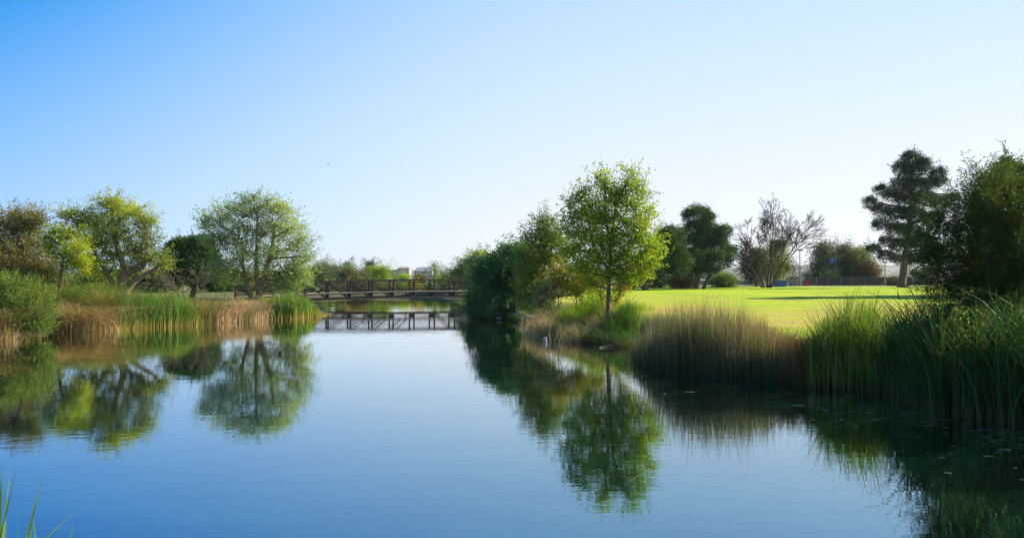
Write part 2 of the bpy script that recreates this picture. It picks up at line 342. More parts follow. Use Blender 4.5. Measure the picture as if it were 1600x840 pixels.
def water_mat():
    m, n, out = new_mat('pond_water')
    geo = n.nodes.new('ShaderNodeNewGeometry'); pos = geo.outputs['Position']
    a = n.nodes.new('ShaderNodeMapping'); a.inputs['Scale'].default_value = (1.0, 2.4, 1); n.links.new(pos, a.inputs[0])
    b = n.nodes.new('ShaderNodeMapping'); b.inputs['Scale'].default_value = (0.18, 0.5, 1); b.inputs['Rotation'].default_value = (0, 0, 0.25); n.links.new(pos, b.inputs[0])
    rip = noise(n, 2.2, 2, a.outputs[0], 0.5); swell = noise(n, 1.0, 2, b.outputs[0])
    calm = maprange(n, noise(n, 0.07, 2, pos), 0.38, 0.62, 0.35, 1.0)
    h = math_n(n, 'ADD', math_n(n, 'MULTIPLY', math_n(n, 'MULTIPLY', rip, calm), 0.0021), math_n(n, 'MULTIPLY', swell, 0.0036))
    bp = n.nodes.new('ShaderNodeBump'); bp.inputs['Distance'].default_value = 1.0; bp.inputs['Strength'].default_value = 1.0; n.links.new(h, bp.inputs['Height'])
    fr = n.nodes.new('ShaderNodeFresnel'); fr.inputs['IOR'].default_value = 1.33; n.links.new(bp.outputs[0], fr.inputs['Normal'])
    gl = n.nodes.new('ShaderNodeBsdfGlossy'); gl.inputs['Roughness'].default_value = 0.012; gl.inputs['Color'].default_value = (0.97, 1, 1, 1); n.links.new(bp.outputs[0], gl.inputs['Normal'])
    tr = n.nodes.new('ShaderNodeBsdfTransparent'); tr.inputs['Color'].default_value = (0.82, 0.88, 0.66, 1)
    df = n.nodes.new('ShaderNodeBsdfDiffuse'); df.inputs['Color'].default_value = (0.012, 0.022, 0.016, 1)
    body = n.nodes.new('ShaderNodeMixShader'); body.inputs[0].default_value = 0.15
    n.links.new(tr.outputs[0], body.inputs[1]); n.links.new(df.outputs[0], body.inputs[2])
    fac = math_n(n, 'MULTIPLY', math_n(n, 'POWER', fr.outputs[0], 0.42), 1.10, clamp=True)
    n.links.new(mixc(n, maprange(n, fac, 0.44, 0.84), (0.44, 0.75, 1.0), (1.0, 1.0, 1.0)), gl.inputs['Color'])
    mx = n.nodes.new('ShaderNodeMixShader'); n.links.new(fac, mx.inputs[0]); n.links.new(body.outputs[0], mx.inputs[1]); n.links.new(gl.outputs[0], mx.inputs[2])
    n.links.new(mx.outputs[0], out.inputs[0])
    return m
mb = MB()
wx = np.linspace(-36, 24, 13); wy = np.linspace(-8, 117, 26); ggx, ggy = np.meshgrid(wx, wy)
ii = (np.arange(25)[:, None] * 13 + np.arange(12)[None, :]).ravel()
mb.add(np.stack([ggx, ggy, ggx * 0], -1).reshape(-1, 3), np.stack([ii, ii + 1, ii + 14, ii + 13], -1))
tag(mb.build('water', water_mat(), smooth=True), kind='structure')

# far hills
def hill_strip(name, pts, depth, D, mat=M['hill']):
    mb = MB(); pts = np.array(pts, float)
    px = np.linspace(pts[0, 0], pts[-1, 0], 160); top = np.interp(px, pts[:, 0], pts[:, 1])
    r = rng_new(); top = top + np.convolve(r.normal(0, 1.0, 170), np.ones(11) / 11, 'valid')
    rows = []
    for k, (f, dd) in enumerate(((0.0, -0.5), (0.45, -0.33), (0.8, -0.15), (1.0, 0.0), (0.7, 0.25), (0.0, 0.6))):
        d = D + dd * depth
        z = HCAM + (HORIZON - top) * D / FPX
        rows.append(np.stack([X(px, d), np.full_like(px, d), np.maximum(0.3, z * f)], -1))
    v = np.stack(rows); n = len(px); ii = (np.arange(5)[:, None] * n + np.arange(n - 1)[None, :]).ravel()
    mb.add(v.reshape(-1, 3), np.stack([ii, ii + 1, ii + n + 1, ii + n], -1))
    return tag(mb.build(name, mat, smooth=True), kind='structure')
hill_strip('hills', [(-500, 424), (300, 424), (560, 423), (700, 421), (760, 422), (1000, 420), (1150, 418), (1300, 411), (1420, 414), (1600, 412), (2100, 420)], 900, 2300)

# ------------------------------------------------------------------ plants
def unit(v): return v / (np.linalg.norm(v, axis=-1, keepdims=True) + 1e-9)
def leaves(mb, r, c, d, w, l):
    n = len(c); s = unit(np.cross(d, r.normal(0, 1, (n, 3))))
    w = (w * r.uniform(0.7, 1.3, n))[:, None]; l = (l * r.uniform(0.65, 1.35, n))[:, None]
    v = np.stack([c, c + d * l * 0.45 + s * w * 0.5, c + d * l, c + d * l * 0.45 - s * w * 0.5], 1)
    mb.add(v.reshape(-1, 3), np.arange(n * 4).reshape(-1, 4))
def curve_path(a, b, r, bend=0.12, n=6):
    a = np.asarray(a, float); b = np.asarray(b, float); L = np.linalg.norm(b - a)
    off = r.normal(0, bend * L, 3); off[2] = abs(off[2]) * 0.6; t = np.linspace(0, 1, n)[:, None]
    jit = r.normal(0, 0.02 * L, (n, 3)); jit[0] = jit[-1] = 0
    return a * (1 - t) + b * t + off * (4 * t * (1 - t)) + jit

def tree(name, label, cat, D, lobes, mat, leaf=(0.06, 0.13), nsub=1.0, per=26, sub_r=0.4, base=None, trunks=None, bark='bark',
         trunk_r=0.16, droop=0.2, spray=0.25, fill=0.42, group=None, twig_r=0.018, depth=0.85, upright=0.0, flat=0.75, twigs=True, sides=7, inner=0.2, edge=0.065, shrink=1.0):
    """lobes: (px, py, rx, ry[, depth offset in m]) in photograph pixels at distance D; trunks: lists of (px, py[, depth offset]) from the ground up"""
    r = rng_new(); k = D / FPX
    L3 = []
    for lb in lobes:
        dd = lb[4] if len(lb) > 4 else r.uniform(-0.5, 0.5) * lb[2] * k
        L3.append((P(lb[0], lb[1], D + dd), shrink * np.array([lb[2] * k, depth * (lb[2] + lb[3]) * 0.5 * k, lb[3] * k])))
    lowest = min(c[2] - q[2] for c, q in L3)
    if base is None: base = (sum(l[0] for l in lobes) / len(lobes), D)
    bx, by = X(base[0], base[1]), base[1]; bz = Gs(bx, by)
    org = np.array([bx, by, bz])
    t = thing(name, label, cat, org, group)
    # trunk and limbs
    wood = MB(); nodes = []
    if trunks is None:
        topc = max(L3, key=lambda q: q[0][2])[0]
        paths = [np.array([org - (0, 0, 0.15), org * 0.5 + topc * 0.5 * np.array([1, 1, 1]) + r.normal(0, 0.15, 3), topc])]
    else:
        paths = [np.array([P(q[0], q[1], D + (q[2] if len(q) > 2 else 0)) for q in tp]) for tp in trunks]
    for i, pth in enumerate(paths):
        if i == 0 or trunks is None: pth = pth.copy(); pth[0, 2] = min(pth[0, 2], Gs(pth[0, 0], pth[0, 1]) - 0.1)
        elif np.hypot(*(pth[0, :2] - org[:2])) < 3 and pth[0, 2] < bz + 0.6: pth[0, 2] = Gs(pth[0, 0], pth[0, 1]) - 0.1
        n = len(pth); tt = np.linspace(0, n - 1, 5 * n)
        sm = np.stack([np.interp(tt, np.arange(n), pth[:, c]) for c in range(3)], -1)
        if len(sm) > 6:
            kk = np.pad(sm, ((2, 2), (0, 0)), 'edge'); sm = (kk[:-4] + kk[1:-3] + kk[2:-2] + kk[3:-1] + kk[4:]) / 5
        rr = (trunk_r if i == 0 else trunk_r * 0.72) * np.linspace(1, 0.22, len(sm)) ** 0.8
        rr[:2] *= 1.25
        wood.tube(sm, rr, sides)
        nodes.append(np.hstack([sm, rr[:, None]])[len(sm) // 5:])
    nodes = np.vstack(nodes)
    lv = MB()
    for c, q in L3:
        cand = nodes[nodes[:, 2] < c[2] + 0.2 * q[2]] if (nodes[:, 2] < c[2] + 0.2 * q[2]).any() else nodes
        j = np.argmin(np.linalg.norm(cand[:, :3] - (c - [0, 0, q[2] * 0.6]), axis=1)); a = cand[j]
        pth = curve_path(a[:3], c + r.normal(0, 0.15, 3) * q, r, 0.10)
        rb = min(a[3] * 0.7, trunk_r * 0.4)
        wood.tube(pth, np.linspace(rb, rb * 0.3, len(pth)), 5)
        vol = (q[0] * q[1] * q[2]) ** (2 / 3)
        ns = max(6, int(nsub * vol * 26 / (sub_r ** 2)))
        dirs = unit(r.normal(0, 1, (ns, 3))); rad = (inner + (1 - inner) * r.uniform(0, 1, ns) ** fill)
        dirs[:, 2] = np.where((dirs[:, 2] < 0) & (r.uniform(0, 1, ns) < 0.35), -dirs[:, 2], dirs[:, 2])
        sc = c + dirs * q * rad[:, None] * (1 + r.normal(0, edge, ns))[:, None]
        nl = np.maximum(3, (per * r.uniform(0.45, 1.5, ns)).astype(int))
        idx = np.repeat(np.arange(ns), nl); N = len(idx)
        g = r.normal(0, 1, (N, 3)) * np.array([1, 1, flat]) * sub_r * 0.55 * r.uniform(0.6, 1.3, ns)[idx][:, None]
        # sprays: some clumps are drawn out along a shoot
        sp = r.uniform(0, 1, ns) < spray
        sdir = unit(dirs + r.normal(0, 0.35, (ns, 3)) + np.array([0, 0, upright + 0.25]))
        al = r.uniform(-0.2, 1.0, N) * sp[idx]
        cpos = sc[idx] + g * np.where(sp[idx], 0.45, 1.0)[:, None] + sdir[idx] * (al * sub_r * 2.6)[:, None]
        d = unit(dirs[idx] * 0.5 + sdir[idx] * np.where(sp[idx], 0.6, 0.1)[:, None] + r.normal(0, 0.7, (N, 3)) + np.array([0, 0, upright - droop]))
        leaves(lv, r, cpos, d, leaf[0] * 1.08, leaf[1] * 1.0)
        if twigs:
            pick = np.where((rad > 0.35))[0]; pick = pick[r.uniform(0, 1, len(pick)) < 0.35]
            for p_ in pick:
                s0 = pth[r.integers(len(pth) // 2, len(pth))]
                e = sc[p_] + (sdir[p_] * sub_r * 2.2 if sp[p_] else 0)
                wood.tube(curve_path(s0, e, r, 0.08, 4), np.linspace(twig_r, twig_r * 0.35, 4), 3)
    wood.build('trunk', M[bark], t, org, smooth=True)
    lv.build('crown', mat, t, org)
    return t

def blades(mb, r, base, h, w, lean=0.25, droop=0.0, segs=4, az=None, az_spread=None, twist=1.0):
    """curved tapering blades: base (N,3), height h (N), width w"""
    n = len(base); az = r.uniform(0, 2 * np.pi, n) if az is None else az + r.normal(0, az_spread, n)
    k = np.abs(r.normal(lean, lean * 0.5 + 0.03, n)); dr = np.asarray(droop) * r.uniform(0.3, 1.2, n)
    dirv = np.stack([np.cos(az), np.sin(az), np.zeros(n)], -1)
    sa = az + np.pi / 2 + r.normal(0, twist, n); side = np.stack([np.cos(sa), np.sin(sa), np.zeros(n)], -1)
    s = np.linspace(0, 1, segs + 1)
    apex = np.where(dr > 1, (1 + dr) ** 2 / (4 * np.maximum(dr, 1e-3)), 1.0)
    rows = []
    for j, t in enumerate(s):
        z = h * ((1 + dr) * t - dr * t * t) / apex
        c = base + dirv * (k * h * t ** 1.8 * (1 + dr))[:, None] + np.stack([0 * z, 0 * z, z], -1)
        ww = (np.asarray(w) * np.ones(n) * (0.75 + 0.25 * math.sin(t * 3.0)) * (1 - t ** 2.2) + 0.0015)[:, None] * 0.5
        rows += [c - side * ww, c + side * ww]
    v = np.stack(rows, 1); m = 2 * (segs + 1)
    q = np.array([[2 * j, 2 * j + 1, 2 * j + 3, 2 * j + 2] for j in range(segs)])
    mb.add(v.reshape(-1, 3), (np.arange(n)[:, None, None] * m + q[None]).reshape(-1, 4))

def bed(name, label, cat, front, top, depth, n, mat, w=0.014, lean=0.2, droop=0.3, segs=4, hmin=0.5, inset=-0.3, group=None, kind=None, az=None, az_spread=0.6, fore=None, clumped=0.0, heads=0):
    """a stand of blades whose front foot line and top line are given in photograph pixels"""
    r = rng_new(); front = np.array(front, float); top = np.array(top, float)
    px = r.uniform(front[0, 0], front[-1, 0], n); px = px + r.normal(0, 1, n) * min(8.0, 0.08 * (front[-1, 0] - front[0, 0]))
    if clumped:
        cc = r.uniform(front[0, 0], front[-1, 0], max(3, int(n / 40))); px = np.where(r.uniform(0, 1, n) < clumped, cc[r.integers(0, len(cc), n)] + r.normal(0, 3.0, n), px)
    D0 = wd(np.interp(px, front[:, 0], front[:, 1])); u = r.uniform(0, 1, n)
    D = D0 + inset + u * depth
    x = X(px, D); z0 = np.maximum(G(x, D), -0.25) - 0.03
    tpy = np.interp(px, top[:, 0], top[:, 1]); Dm = D0 + inset + depth * 0.5
    zt = HCAM + (HORIZON - tpy) * Dm / FPX
    ragged = 1 + 0.12 * np.sin(px * 0.21 + D * 1.3) + 0.11 * np.sin(px * 0.63 + 1)
    h = np.maximum(0.12, (zt - z0) * ragged) * (hmin + (1.06 - hmin) * r.uniform(0, 1, n) ** 0.7)
    mb = MB(); blades(mb, r, np.stack([x, D, z0], -1), h, w * r.uniform(0.6, 1.4, n), lean, droop, segs, az, az_spread)
    org = np.array([x.mean(), D.mean(), max(0.0, z0.min())])
    if heads:
        t = thing(name, label, cat, org, group)
        mb.build('blades', mat, t, org, smooth=True)
        pick = np.argsort(-h)[:heads * 6]; pick = pick[r.permutation(len(pick))[:heads]]
        for p_ in pick:
            hb = MB(); b = np.array([x[p_], D[p_], z0[p_]]) + r.normal(0, 0.03, 3) * [1, 1, 0]; hh = h[p_] * 0.93; ln = r.normal(0, 0.10, 2)
            tp = b + [ln[0] * hh, ln[1] * hh, hh]
            up = unit(tp - b)
            hb.tube([b, b * .5 + tp * .5 + [ln[0] * -.08, 0, 0], tp, tp + up * 0.22], [0.005, 0.005, 0.004, 0.002], 5)
            hb.tube([tp - up * 0.01, tp, tp + up * 0.02, tp + up * 0.15, tp + up * 0.165], [0.002, 0.009, 0.012, 0.012, 0.002], 7)
            hb.build('seed_head', M['seed'], t, org, smooth=True)
        return t
    o = mb.build(name, mat, None, org, smooth=True)
    return tag(o, label, cat, group, kind)

# ---- far bank across the water (photo left)
tree('shade_tree', 'olive brown tree with rusty top at the picture edge beside the lime tree', 'tree', 44,
     [(15, 362, 42, 34), (50, 352, 22, 22), (40, 395, 48, 30), (10, 425, 45, 32), (55, 432, 38, 26), (-50, 375, 50, 50), (-45, 430, 45, 35), (78, 425, 22, 20), (88, 450, 20, 16), (62, 460, 22, 14), (52, 336, 10, 9), (66, 342, 8, 8), (20, 338, 14, 10)],
     M['leaf_brown'], leaf=(0.05, 0.11), nsub=0.85, per=30, sub_r=0.36, trunks=[[(48, 480), (46, 440), (38, 395), (30, 350)], [(47, 450), (60, 420), (62, 370)]], base=(48, 44), spray=0.4, shrink=0.9)
tree('lime_tree', 'small bright lime green tree between the brown tree and the twisted tree', 'tree', 42.5,
     [(108, 374, 20, 16), (122, 396, 16, 18), (120, 418, 18, 13), (92, 362, 16, 11), (84, 388, 12, 11), (104, 398, 12, 12), (132, 412, 9, 12), (76, 374, 9, 8)],
     M['leaf_lime'], leaf=(0.05, 0.12), nsub=0.8, per=30, sub_r=0.36, trunks=[[(92, 480), (93, 440), (100, 400), (105, 370)]], base=(92, 42.5), trunk_r=0.11, spray=0.3, droop=0.5)
tree('twisted_tree', 'spreading tree with twisted forked brown trunk and yellow green leaves', 'tree', 48,
     [(118, 342, 26, 17), (150, 350, 26, 20), (172, 325, 28, 17), (200, 338, 28, 20), (226, 352, 20, 20), (178, 368, 34, 20), (215, 388, 30, 18), (150, 385, 32, 22),
      (244, 402, 20, 13), (140, 415, 30, 22), (235, 372, 14, 10), (190, 398, 28, 14), (205, 416, 24, 9), (172, 425, 16, 10), (256, 412, 12, 12), (170, 313, 8, 7), (184, 316, 8, 7), (236, 345, 10, 9), (100, 335, 10, 8), (222, 408, 20, 9)],
     M['leaf_twist'], leaf=(0.055, 0.12), nsub=0.8, per=26, sub_r=0.36, trunks=[[(194, 482), (193, 455), (188, 440), (196, 425), (185, 390), (175, 340)], [(193, 470), (178, 452), (174, 436), (160, 415), (140, 380)],
      [(195, 460), (208, 440), (224, 430), (246, 418), (252, 405)], [(190, 438), (205, 422), (222, 420), (232, 400)]], base=(194, 48), bark='bark_pale', trunk_r=0.32, spray=0.4, twig_r=0.022, shrink=0.88)
tree('umbrella_pine', 'dense dark green pine between the twisted tree and the big tree', 'pine tree', 72,
     [(285, 392, 25, 20), (310, 388, 24, 19), (272, 412, 18, 20), (300, 412, 34, 20), (328, 410, 16, 22), (290, 432, 24, 16), (318, 436, 26, 16), (338, 440, 16, 15)],
     M['pine'], leaf=(0.05, 0.24), nsub=0.8, per=28, sub_r=0.32, trunk_r=0.25, base=(300, 72), spray=0.05, droop=-0.5, fill=0.3, twigs=False, flat=0.9)
tree('big_willow', 'large rounded grey green tree with leaning trunks beside the bridge', 'tree', 57,
     [(338, 348, 30, 24), (372, 335, 30, 24), (405, 328, 28, 22), (438, 336, 26, 22), (455, 362, 28, 24), (470, 392, 18, 28), (335, 378, 24, 20), (372, 372, 34, 26), (415, 368, 34, 26),
      (380, 408, 32, 22), (430, 405, 34, 24), (462, 425, 24, 22), (350, 425, 26, 20), (395, 435, 34, 14), (440, 440, 30, 16), (476, 428, 14, 16), (456, 450, 18, 9), (484, 405, 8, 12), (390, 312, 10, 8), (418, 314, 9, 8), (322, 345, 10, 9)],
     M['leaf_big'], leaf=(0.06, 0.14), nsub=0.68, per=24, sub_r=0.42, trunks=[[(402, 478), (406, 450), (414, 425), (424, 395), (430, 345)], [(396, 478), (388, 450), (380, 420), (378, 370)], [(404, 455), (400, 420), (402, 340)]],
     base=(402, 57), bark='bark_pale', trunk_r=0.3, spray=0.4, shrink=0.9)
# bare limbs between twisted tree and pine
def bare_tree(name, label, D, base_px, stems, mat, levels=4, r0=0.12, L0=3.0, spread=0.5, group=None, cat='tree', part='branches', gravity=0.0, kids=3, ratio=(0.55, 0.8), rmin=0.008, seed=None):
    r = rng_new() if seed is None else np.random.default_rng(seed); bx, by = X(base_px, D), D; org = np.array([bx, by, Gs(bx, by)])
    mb = MB()
    def grow(p, d, L, rad, lev):
        n = 4; pts = [p]
        for _ in range(n):
            d = unit(d + r.normal(0, 0.10, 3) + np.array([0, 0, 0.04 - gravity])); pts.append(pts[-1] + d * L / n)
        mb.tube(pts, np.linspace(rad, rad * 0.55, n + 1), 5 if lev > 1 else 3)
        if lev == 0: return
        for i in range(kids):
            f = r.uniform(0.35, 1.0) if i else 1.0
            q = np.array(pts); m_ = f * n; a = int(min(n - 1, m_)); st = q[a] + (q[a + 1] - q[a]) * (m_ - a)
            grow(st, unit(d + r.normal(0, spread, 3)), L * r.uniform(*ratio), max(rmin, rad * 0.55 * (1 - 0.3 * f) + 0.002), lev - 1)
    for st in stems:
        a = P(st[0], st[1], D); b = P(st[2], st[3], D + st[4])
        if abs(a[2] - org[2]) < 1.0: a[2] = min(a[2], Gs(a[0], a[1]) - 0.1)
        grow(a, unit(b - a), np.linalg.norm(b - a), r0 * st[5], levels)
    t = thing(name, label, cat, org, group)
    mb.build(part, M[mat], t, org, smooth=True)
    return t
bare_tree('dead_shrub', 'leafless grey brown branches below the dark pine', 52, 285, [(290, 475, 268, 440, 0, 1), (292, 475, 262, 424, 0.5, .8), (290, 475, 288, 440, -0.5, .8), (294, 478, 312, 450, 0, .8)], 'bark_grey', 4, 0.07, spread=0.5, gravity=0.05, rmin=0.012, cat='shrub')

# shrubs and reeds of that bank
tree('tamarisk_bush', 'feathery pale green bush overhanging the pond at the picture edge', 'bush', 34.8,
     [(10, 462, 30, 22), (45, 468, 24, 20), (55, 490, 24, 26), (30, 492, 30, 24), (-20, 470, 30, 26), (60, 508, 18, 14), (-15, 500, 30, 20)],
     M['leaf_tamarisk'], leaf=(0.022, 0.16), nsub=1.3, per=40, sub_r=0.3, trunk_r=0.06, base=(30, 36), spray=0.4, upright=0.5, droop=0)
def mound(name, label, px, D, rx, ry_px, n, mat, w=0.012, h=None, lean=0.9, droop=1.8, cat='grass', group=None, segs=5, az=None, az_spread=None):
    r = rng_new(); k = D / FPX; x0 = X(px, D)
    x = x0 + r.normal(0, 0.42, n) * rx * k; y = D + r.normal(0, 0.5, n) * rx * k * 0.7
    z = np.maximum(-0.05, G(x, y)) - 0.02
    hh = (ry_px * k) * r.uniform(0.45, 1.05, n)
    mb = MB(); blades(mb, r, np.stack([x, y, z], -1), hh, w * r.uniform(0.6, 1.4, n), lean, droop, segs, az, az_spread)
    o = mb.build(name, mat, None, (x0, D, Gs(x0, D)), smooth=True)
    return tag(o, label, cat, group)
mound('dry_tussock', 'straw coloured tussock drooping to the water before the feathery bush', 2, 33.9, 22, 50, 1700, M['dry'], lean=0.6, droop=1.5, w=0.018)
mound('dry_tussock', 'wide arching straw coloured tussock under the lime tree', 130, 39.8, 46, 38, 3200, M['dry'], lean=0.9, droop=2.2, w=0.022)
mound('dry_tussock', 'small straw tussock beside the first green reeds', 168, 41.5, 22, 55, 1100, M['mixed_grass'], lean=0.6, droop=1.5, w=0.02)
mound('grey_grass', 'grey green grass tuft behind the straw tussocks', 150, 43.5, 60, 52, 1900, M['leaf_tamarisk'], lean=0.45, droop=0.8, w=0.02)
mound('grey_grass', 'grey green grass tuft by the feathery bush and lime tree', 100, 42.5, 34, 48, 1100, M['leaf_tamarisk'], lean=0.45, droop=0.8, w=0.02)
bed('reed_bed', 'tall bright green reeds in front of the twisted tree', 'reeds', [(186, 515), (240, 511), (302, 508)], [(186, 468), (205, 456), (240, 458), (280, 460), (302, 468)], 2.6, 3400, M['reed_green'], w=0.034, lean=0.2, droop=0.6, hmin=0.35, clumped=0.3)
bed('reed_bed', 'yellowing reeds below the dark pine', 'reeds', [(296, 508), (350, 504)], [(296, 474), (320, 470), (350, 474)], 2.2, 1500, M['mixed_grass'], w=0.032, lean=0.3, droop=0.9, hmin=0.3, clumped=0.3)
bed('brush_bank', 'grey tan brush in front of the big rounded tree', 'brush', [(338, 505), (425, 499)], [(338, 478), (365, 470), (400, 468), (425, 476)], 3.2, 3000, M['dry_pink'], w=0.030, lean=0.6, droop=1.3, hmin=0.2, clumped=0.3)
tree('yellow_bush', 'small golden bush between the tan brush and the reed mound', 'bush', 53, [(413, 482, 9, 12), (420, 488, 7, 9)], M['leaf_yellow'], leaf=(0.06, 0.11), nsub=1.2, per=24, sub_r=0.3, trunk_r=0.03, base=(414, 53), twigs=False)
bed('reed_mound', 'rounded mound of bright green reeds before the bridge end', 'reeds', [(421, 499), (460, 498), (504, 494)], [(421, 468), (445, 458), (465, 459), (485, 468), (498, 484), (504, 490)], 3.2, 3600, M['reed_green'], w=0.036, lean=0.16, droop=0.5, hmin=0.4)
# low grass along that bank
r = rng_new(); n = 16000
t_ = r.uniform(0, 1, n); sx = np.interp(t_, np.linspace(0, 1, 6), [-26, -24.5, -22.8, -20, -17.5, -15.4]); sy = np.interp(t_, np.linspace(0, 1, 6), [31, 37.5, 41.8, 46.5, 51.6, 57])
off = r.uniform(0.1, 9, n); gx_ = sx - off * 0.85; gy_ = sy + off * 0.5
mb = MB(); blades(mb, r, np.stack([gx_, gy_, np.maximum(G(gx_, gy_), -0.02) - 0.02], -1), r.uniform(0.2, 0.65, n), 0.03, 0.35, 0.6, 3)
tag(mb.build('bank_grass', M['mixed_grass'], smooth=True), kind='stuff')
for i, px_ in enumerate((126, 142)):
    c = P(px_, 470, 46); z = Gs(c[0], c[1]); mb = MB(); mb.box((c[0], c[1], z + 0.55), (0.14, 0.14, 1.2)); mb.box((c[0], c[1], z + 1.16), (0.18, 0.18, 0.05))
    tag(mb.build('wooden_post', M['wood'], None, (c[0], c[1], z)), ['short pale wooden post behind the straw tussock, closer to the lime tree', 'short pale wooden post behind the straw tussock, closer to the twisted trunk'][i], 'post', 'short wooden posts on the bank')

# ---- bridge
def bridge():
    A = np.array([-27.9, 71.0, 0]); B = np.array([8.6, 84.0, 0]); ax = (B - A) / np.linalg.norm(B - A); L = np.linalg.norm(B - A); nrm = np.array([-ax[1], ax[0], 0])
    WD = 2.5; NP = 17
    def ztop(t): u = 2 * t - 1; return 2.76 - (0.58 if u < 0 else 0.22) * u * u
    def pt(t, side, dz): return A + ax * (t * L) + nrm * (side * WD) + np.array([0, 0, ztop(t) + dz])
    org = A + ax * L / 2 + nrm * WD / 2; org[2] = 0.9
    b = thing('footbridge', 'dark rusty steel truss footbridge spanning the pond', 'bridge', org)
    ts = np.linspace(0, 1, NP + 1)
    def run(name, side, dz, w, h, mat='steel', off=0.0):
        mb = MB()
        for t0, t1 in zip(ts[:-1], ts[1:]): mb.bar(pt(t0, side, dz) + nrm * off, pt(t1, side, dz) + nrm * off, w, h)
        mb.build(name, M[mat], b, org)
    for side, sg in ((0, 1), (1, -1)):
        run('top_chord', side, 0.0, 0.16, 0.18); run('bottom_chord', side, -1.85, 0.16, 0.20); run('deck_beam', side, -1.30, 0.10, 0.10, off=sg * 0.004)
        for k in range(6): run('rail', side, -0.20 - 0.16 * k, 0.045, 0.055, off=sg * 0.09)
        for i, t in enumerate(ts):
            mb = MB(); mb.bar(pt(t, side, 0.0), pt(t, side, -1.9), 0.15, 0.15); mb.build('truss_post', M['steel'], b, org)
        for i in range(NP):
            a, c = (0.0, -1.85) if i < NP // 2 else (-1.85, 0.0)
            if i == NP // 2: continue
            mb = MB(); mb.bar(pt(ts[i], side, a), pt(ts[i + 1], side, c), 0.10, 0.11); mb.build('diagonal_brace', M['steel'], b, org)
    for t in ts:
        mb = MB(); mb.bar(pt(t, 0, -1.60) + nrm * 0.07, pt(t, 1, -1.60) - nrm * 0.07, 0.16, 0.44); mb.build('floor_beam', M['steel'], b, org)
    mb = MB()
    for t0, t1 in zip(ts[:-1], ts[1:]):
        a0, a1 = pt(t0, 0.5, -1.33), pt(t1, 0.5, -1.33); mb.bar(a0, a1, WD - 0.16, 0.06)
    mb.build('deck', M['deck'], b, org)
    mb = MB()
    for t0, t1 in zip(ts[:-1], ts[1:]): mb.bar(pt(t0, 0, -1.22) - nrm * 0.09, pt(t1, 0, -1.22) - nrm * 0.09, 0.05, 0.09)
    mb.build('toe_board', M['deck'], b, org)
    for t, nm in ((0.0, 'abutment'), (1.0, 'abutment')):
        c = pt(t, 0.5, -2.6); mb = MB(); mb.box(c - ax * (0.9 if t == 0 else -0.9), (1.6, WD + 0.8, 1.6), np.array([ax, nrm, [0, 0, 1]])); mb.build(nm, M['concrete'], b, org)
bridge()

# ---- beyond the bridge
def simple_tree(label, px, D, top, wpx, mat, name='distant_tree', base_py=None, group=None, leaf=(0.11, 0.20), nl=4, kind='round', cat='tree', per=26, bark='bark', bottom=None):
    """a full tree far away: several lobes between the ground and top"""
    r = rng_new(); bot = bottom if bottom is not None else 448
    lobes = []
    if kind == 'column':
        for i in range(6):
            f = i / 5; lobes.append((px + r.normal(0, 0.5), top + 3 + (bot - top - 4) * f, wpx * (0.35 + 0.65 * math.sin(min(1, f * 1.3 + 0.12) * 1.7)), (bot - top) * 0.14))
    elif kind == 'pine':
        for i in range(5):
            f = i / 4; lobes.append((px + r.normal(0, wpx * 0.25), top + (bot - top) * 0.13 + (bot - top) * 0.6 * f, wpx * (0.5 + 0.5 * f), (bot - top) * 0.14))
    else:
        hgt = bot - top
        for i in range(nl + 3):
            a = 2 * math.pi * i / (nl + 3); lobes.append((px + math.cos(a) * wpx * 0.52, top + hgt * 0.5 - math.sin(a) * hgt * 0.26, wpx * r.uniform(0.36, 0.52), hgt * r.uniform(0.2, 0.27)))
        lobes.append((px, top + hgt * 0.25, wpx * 0.4, hgt * 0.22)); lobes.append((px, top + hgt * 0.7, wpx * 0.8, hgt * 0.28))
    return tree(name, label, cat, D, lobes, M[mat], leaf=leaf, nsub=1.1, per=int(per * 1.6), sub_r=0.0075 * D if kind != 'pine' else 0.006 * D, trunk_r=0.0016 * D, base=(px, D), twigs=False, group=group, spray=0.2, bark=bark, sides=5)
far = [('silvery olive tree beside the big rounded tree', 497, 150, 414, 20, 'leaf_silver', 'round'), ('dusty olive tree above the bridge rail, beside the silvery one', 522, 155, 416, 18, 'leaf_silver', 'round'),
       ('dark tree top rising behind the olive trees', 507, 190, 409, 9, 'leaf_dark', 'pine'), ('dark tree top beside the thin pole above the bridge', 541, 185, 410, 8, 'leaf_dark', 'pine'),
       ('low silvery tree in front of the thin pole', 546, 148, 419, 19, 'leaf_silver', 'round'), ('low mid green tree next to the dark far pine', 563, 150, 422, 16, 'leaf_grey', 'round'),
       ('dark blue green pine standing above the bridge middle', 578, 160, 409, 10, 'pine_blue', 'pine'), ('bright green bushy tree beside the dark far pine', 596, 145, 417, 14, 'leaf_fresh', 'round'),
       ('low bright green shrub before the pale buildings', 630, 150, 429, 11, 'leaf_fresh', 'round'), ('narrow pointed poplar in front of the white building', 679, 160, 410, 6.5, 'leaf_olive', 'column'),
       ('small grey green conical tree beyond the bridge', 713, 150, 418, 9, 'leaf_grey', 'round'), ('brownish low bush before the white building', 655, 150, 430, 9, 'leaf_rust', 'round'),
       ('rounded tree peeking over the dark leafy bush', 733, 115, 405, 20, 'leaf_olive', 'round'), ('pale willow above the bridge next to the dark leafy bush', 750, 108, 393, 20, 'leaf_big', 'round'),
       ('dull green low bush beside the poplar', 695, 152, 430, 10, 'leaf_olive', 'round')]
for lab, px, D, top, wpx, mt, kd in far:
    simple_tree(lab, px, D, top, wpx, mt, kind=kd, leaf=(0.10, 0.20) if kd != 'pine' else (0.07, 0.36), per=50, group='trees beyond the bridge')
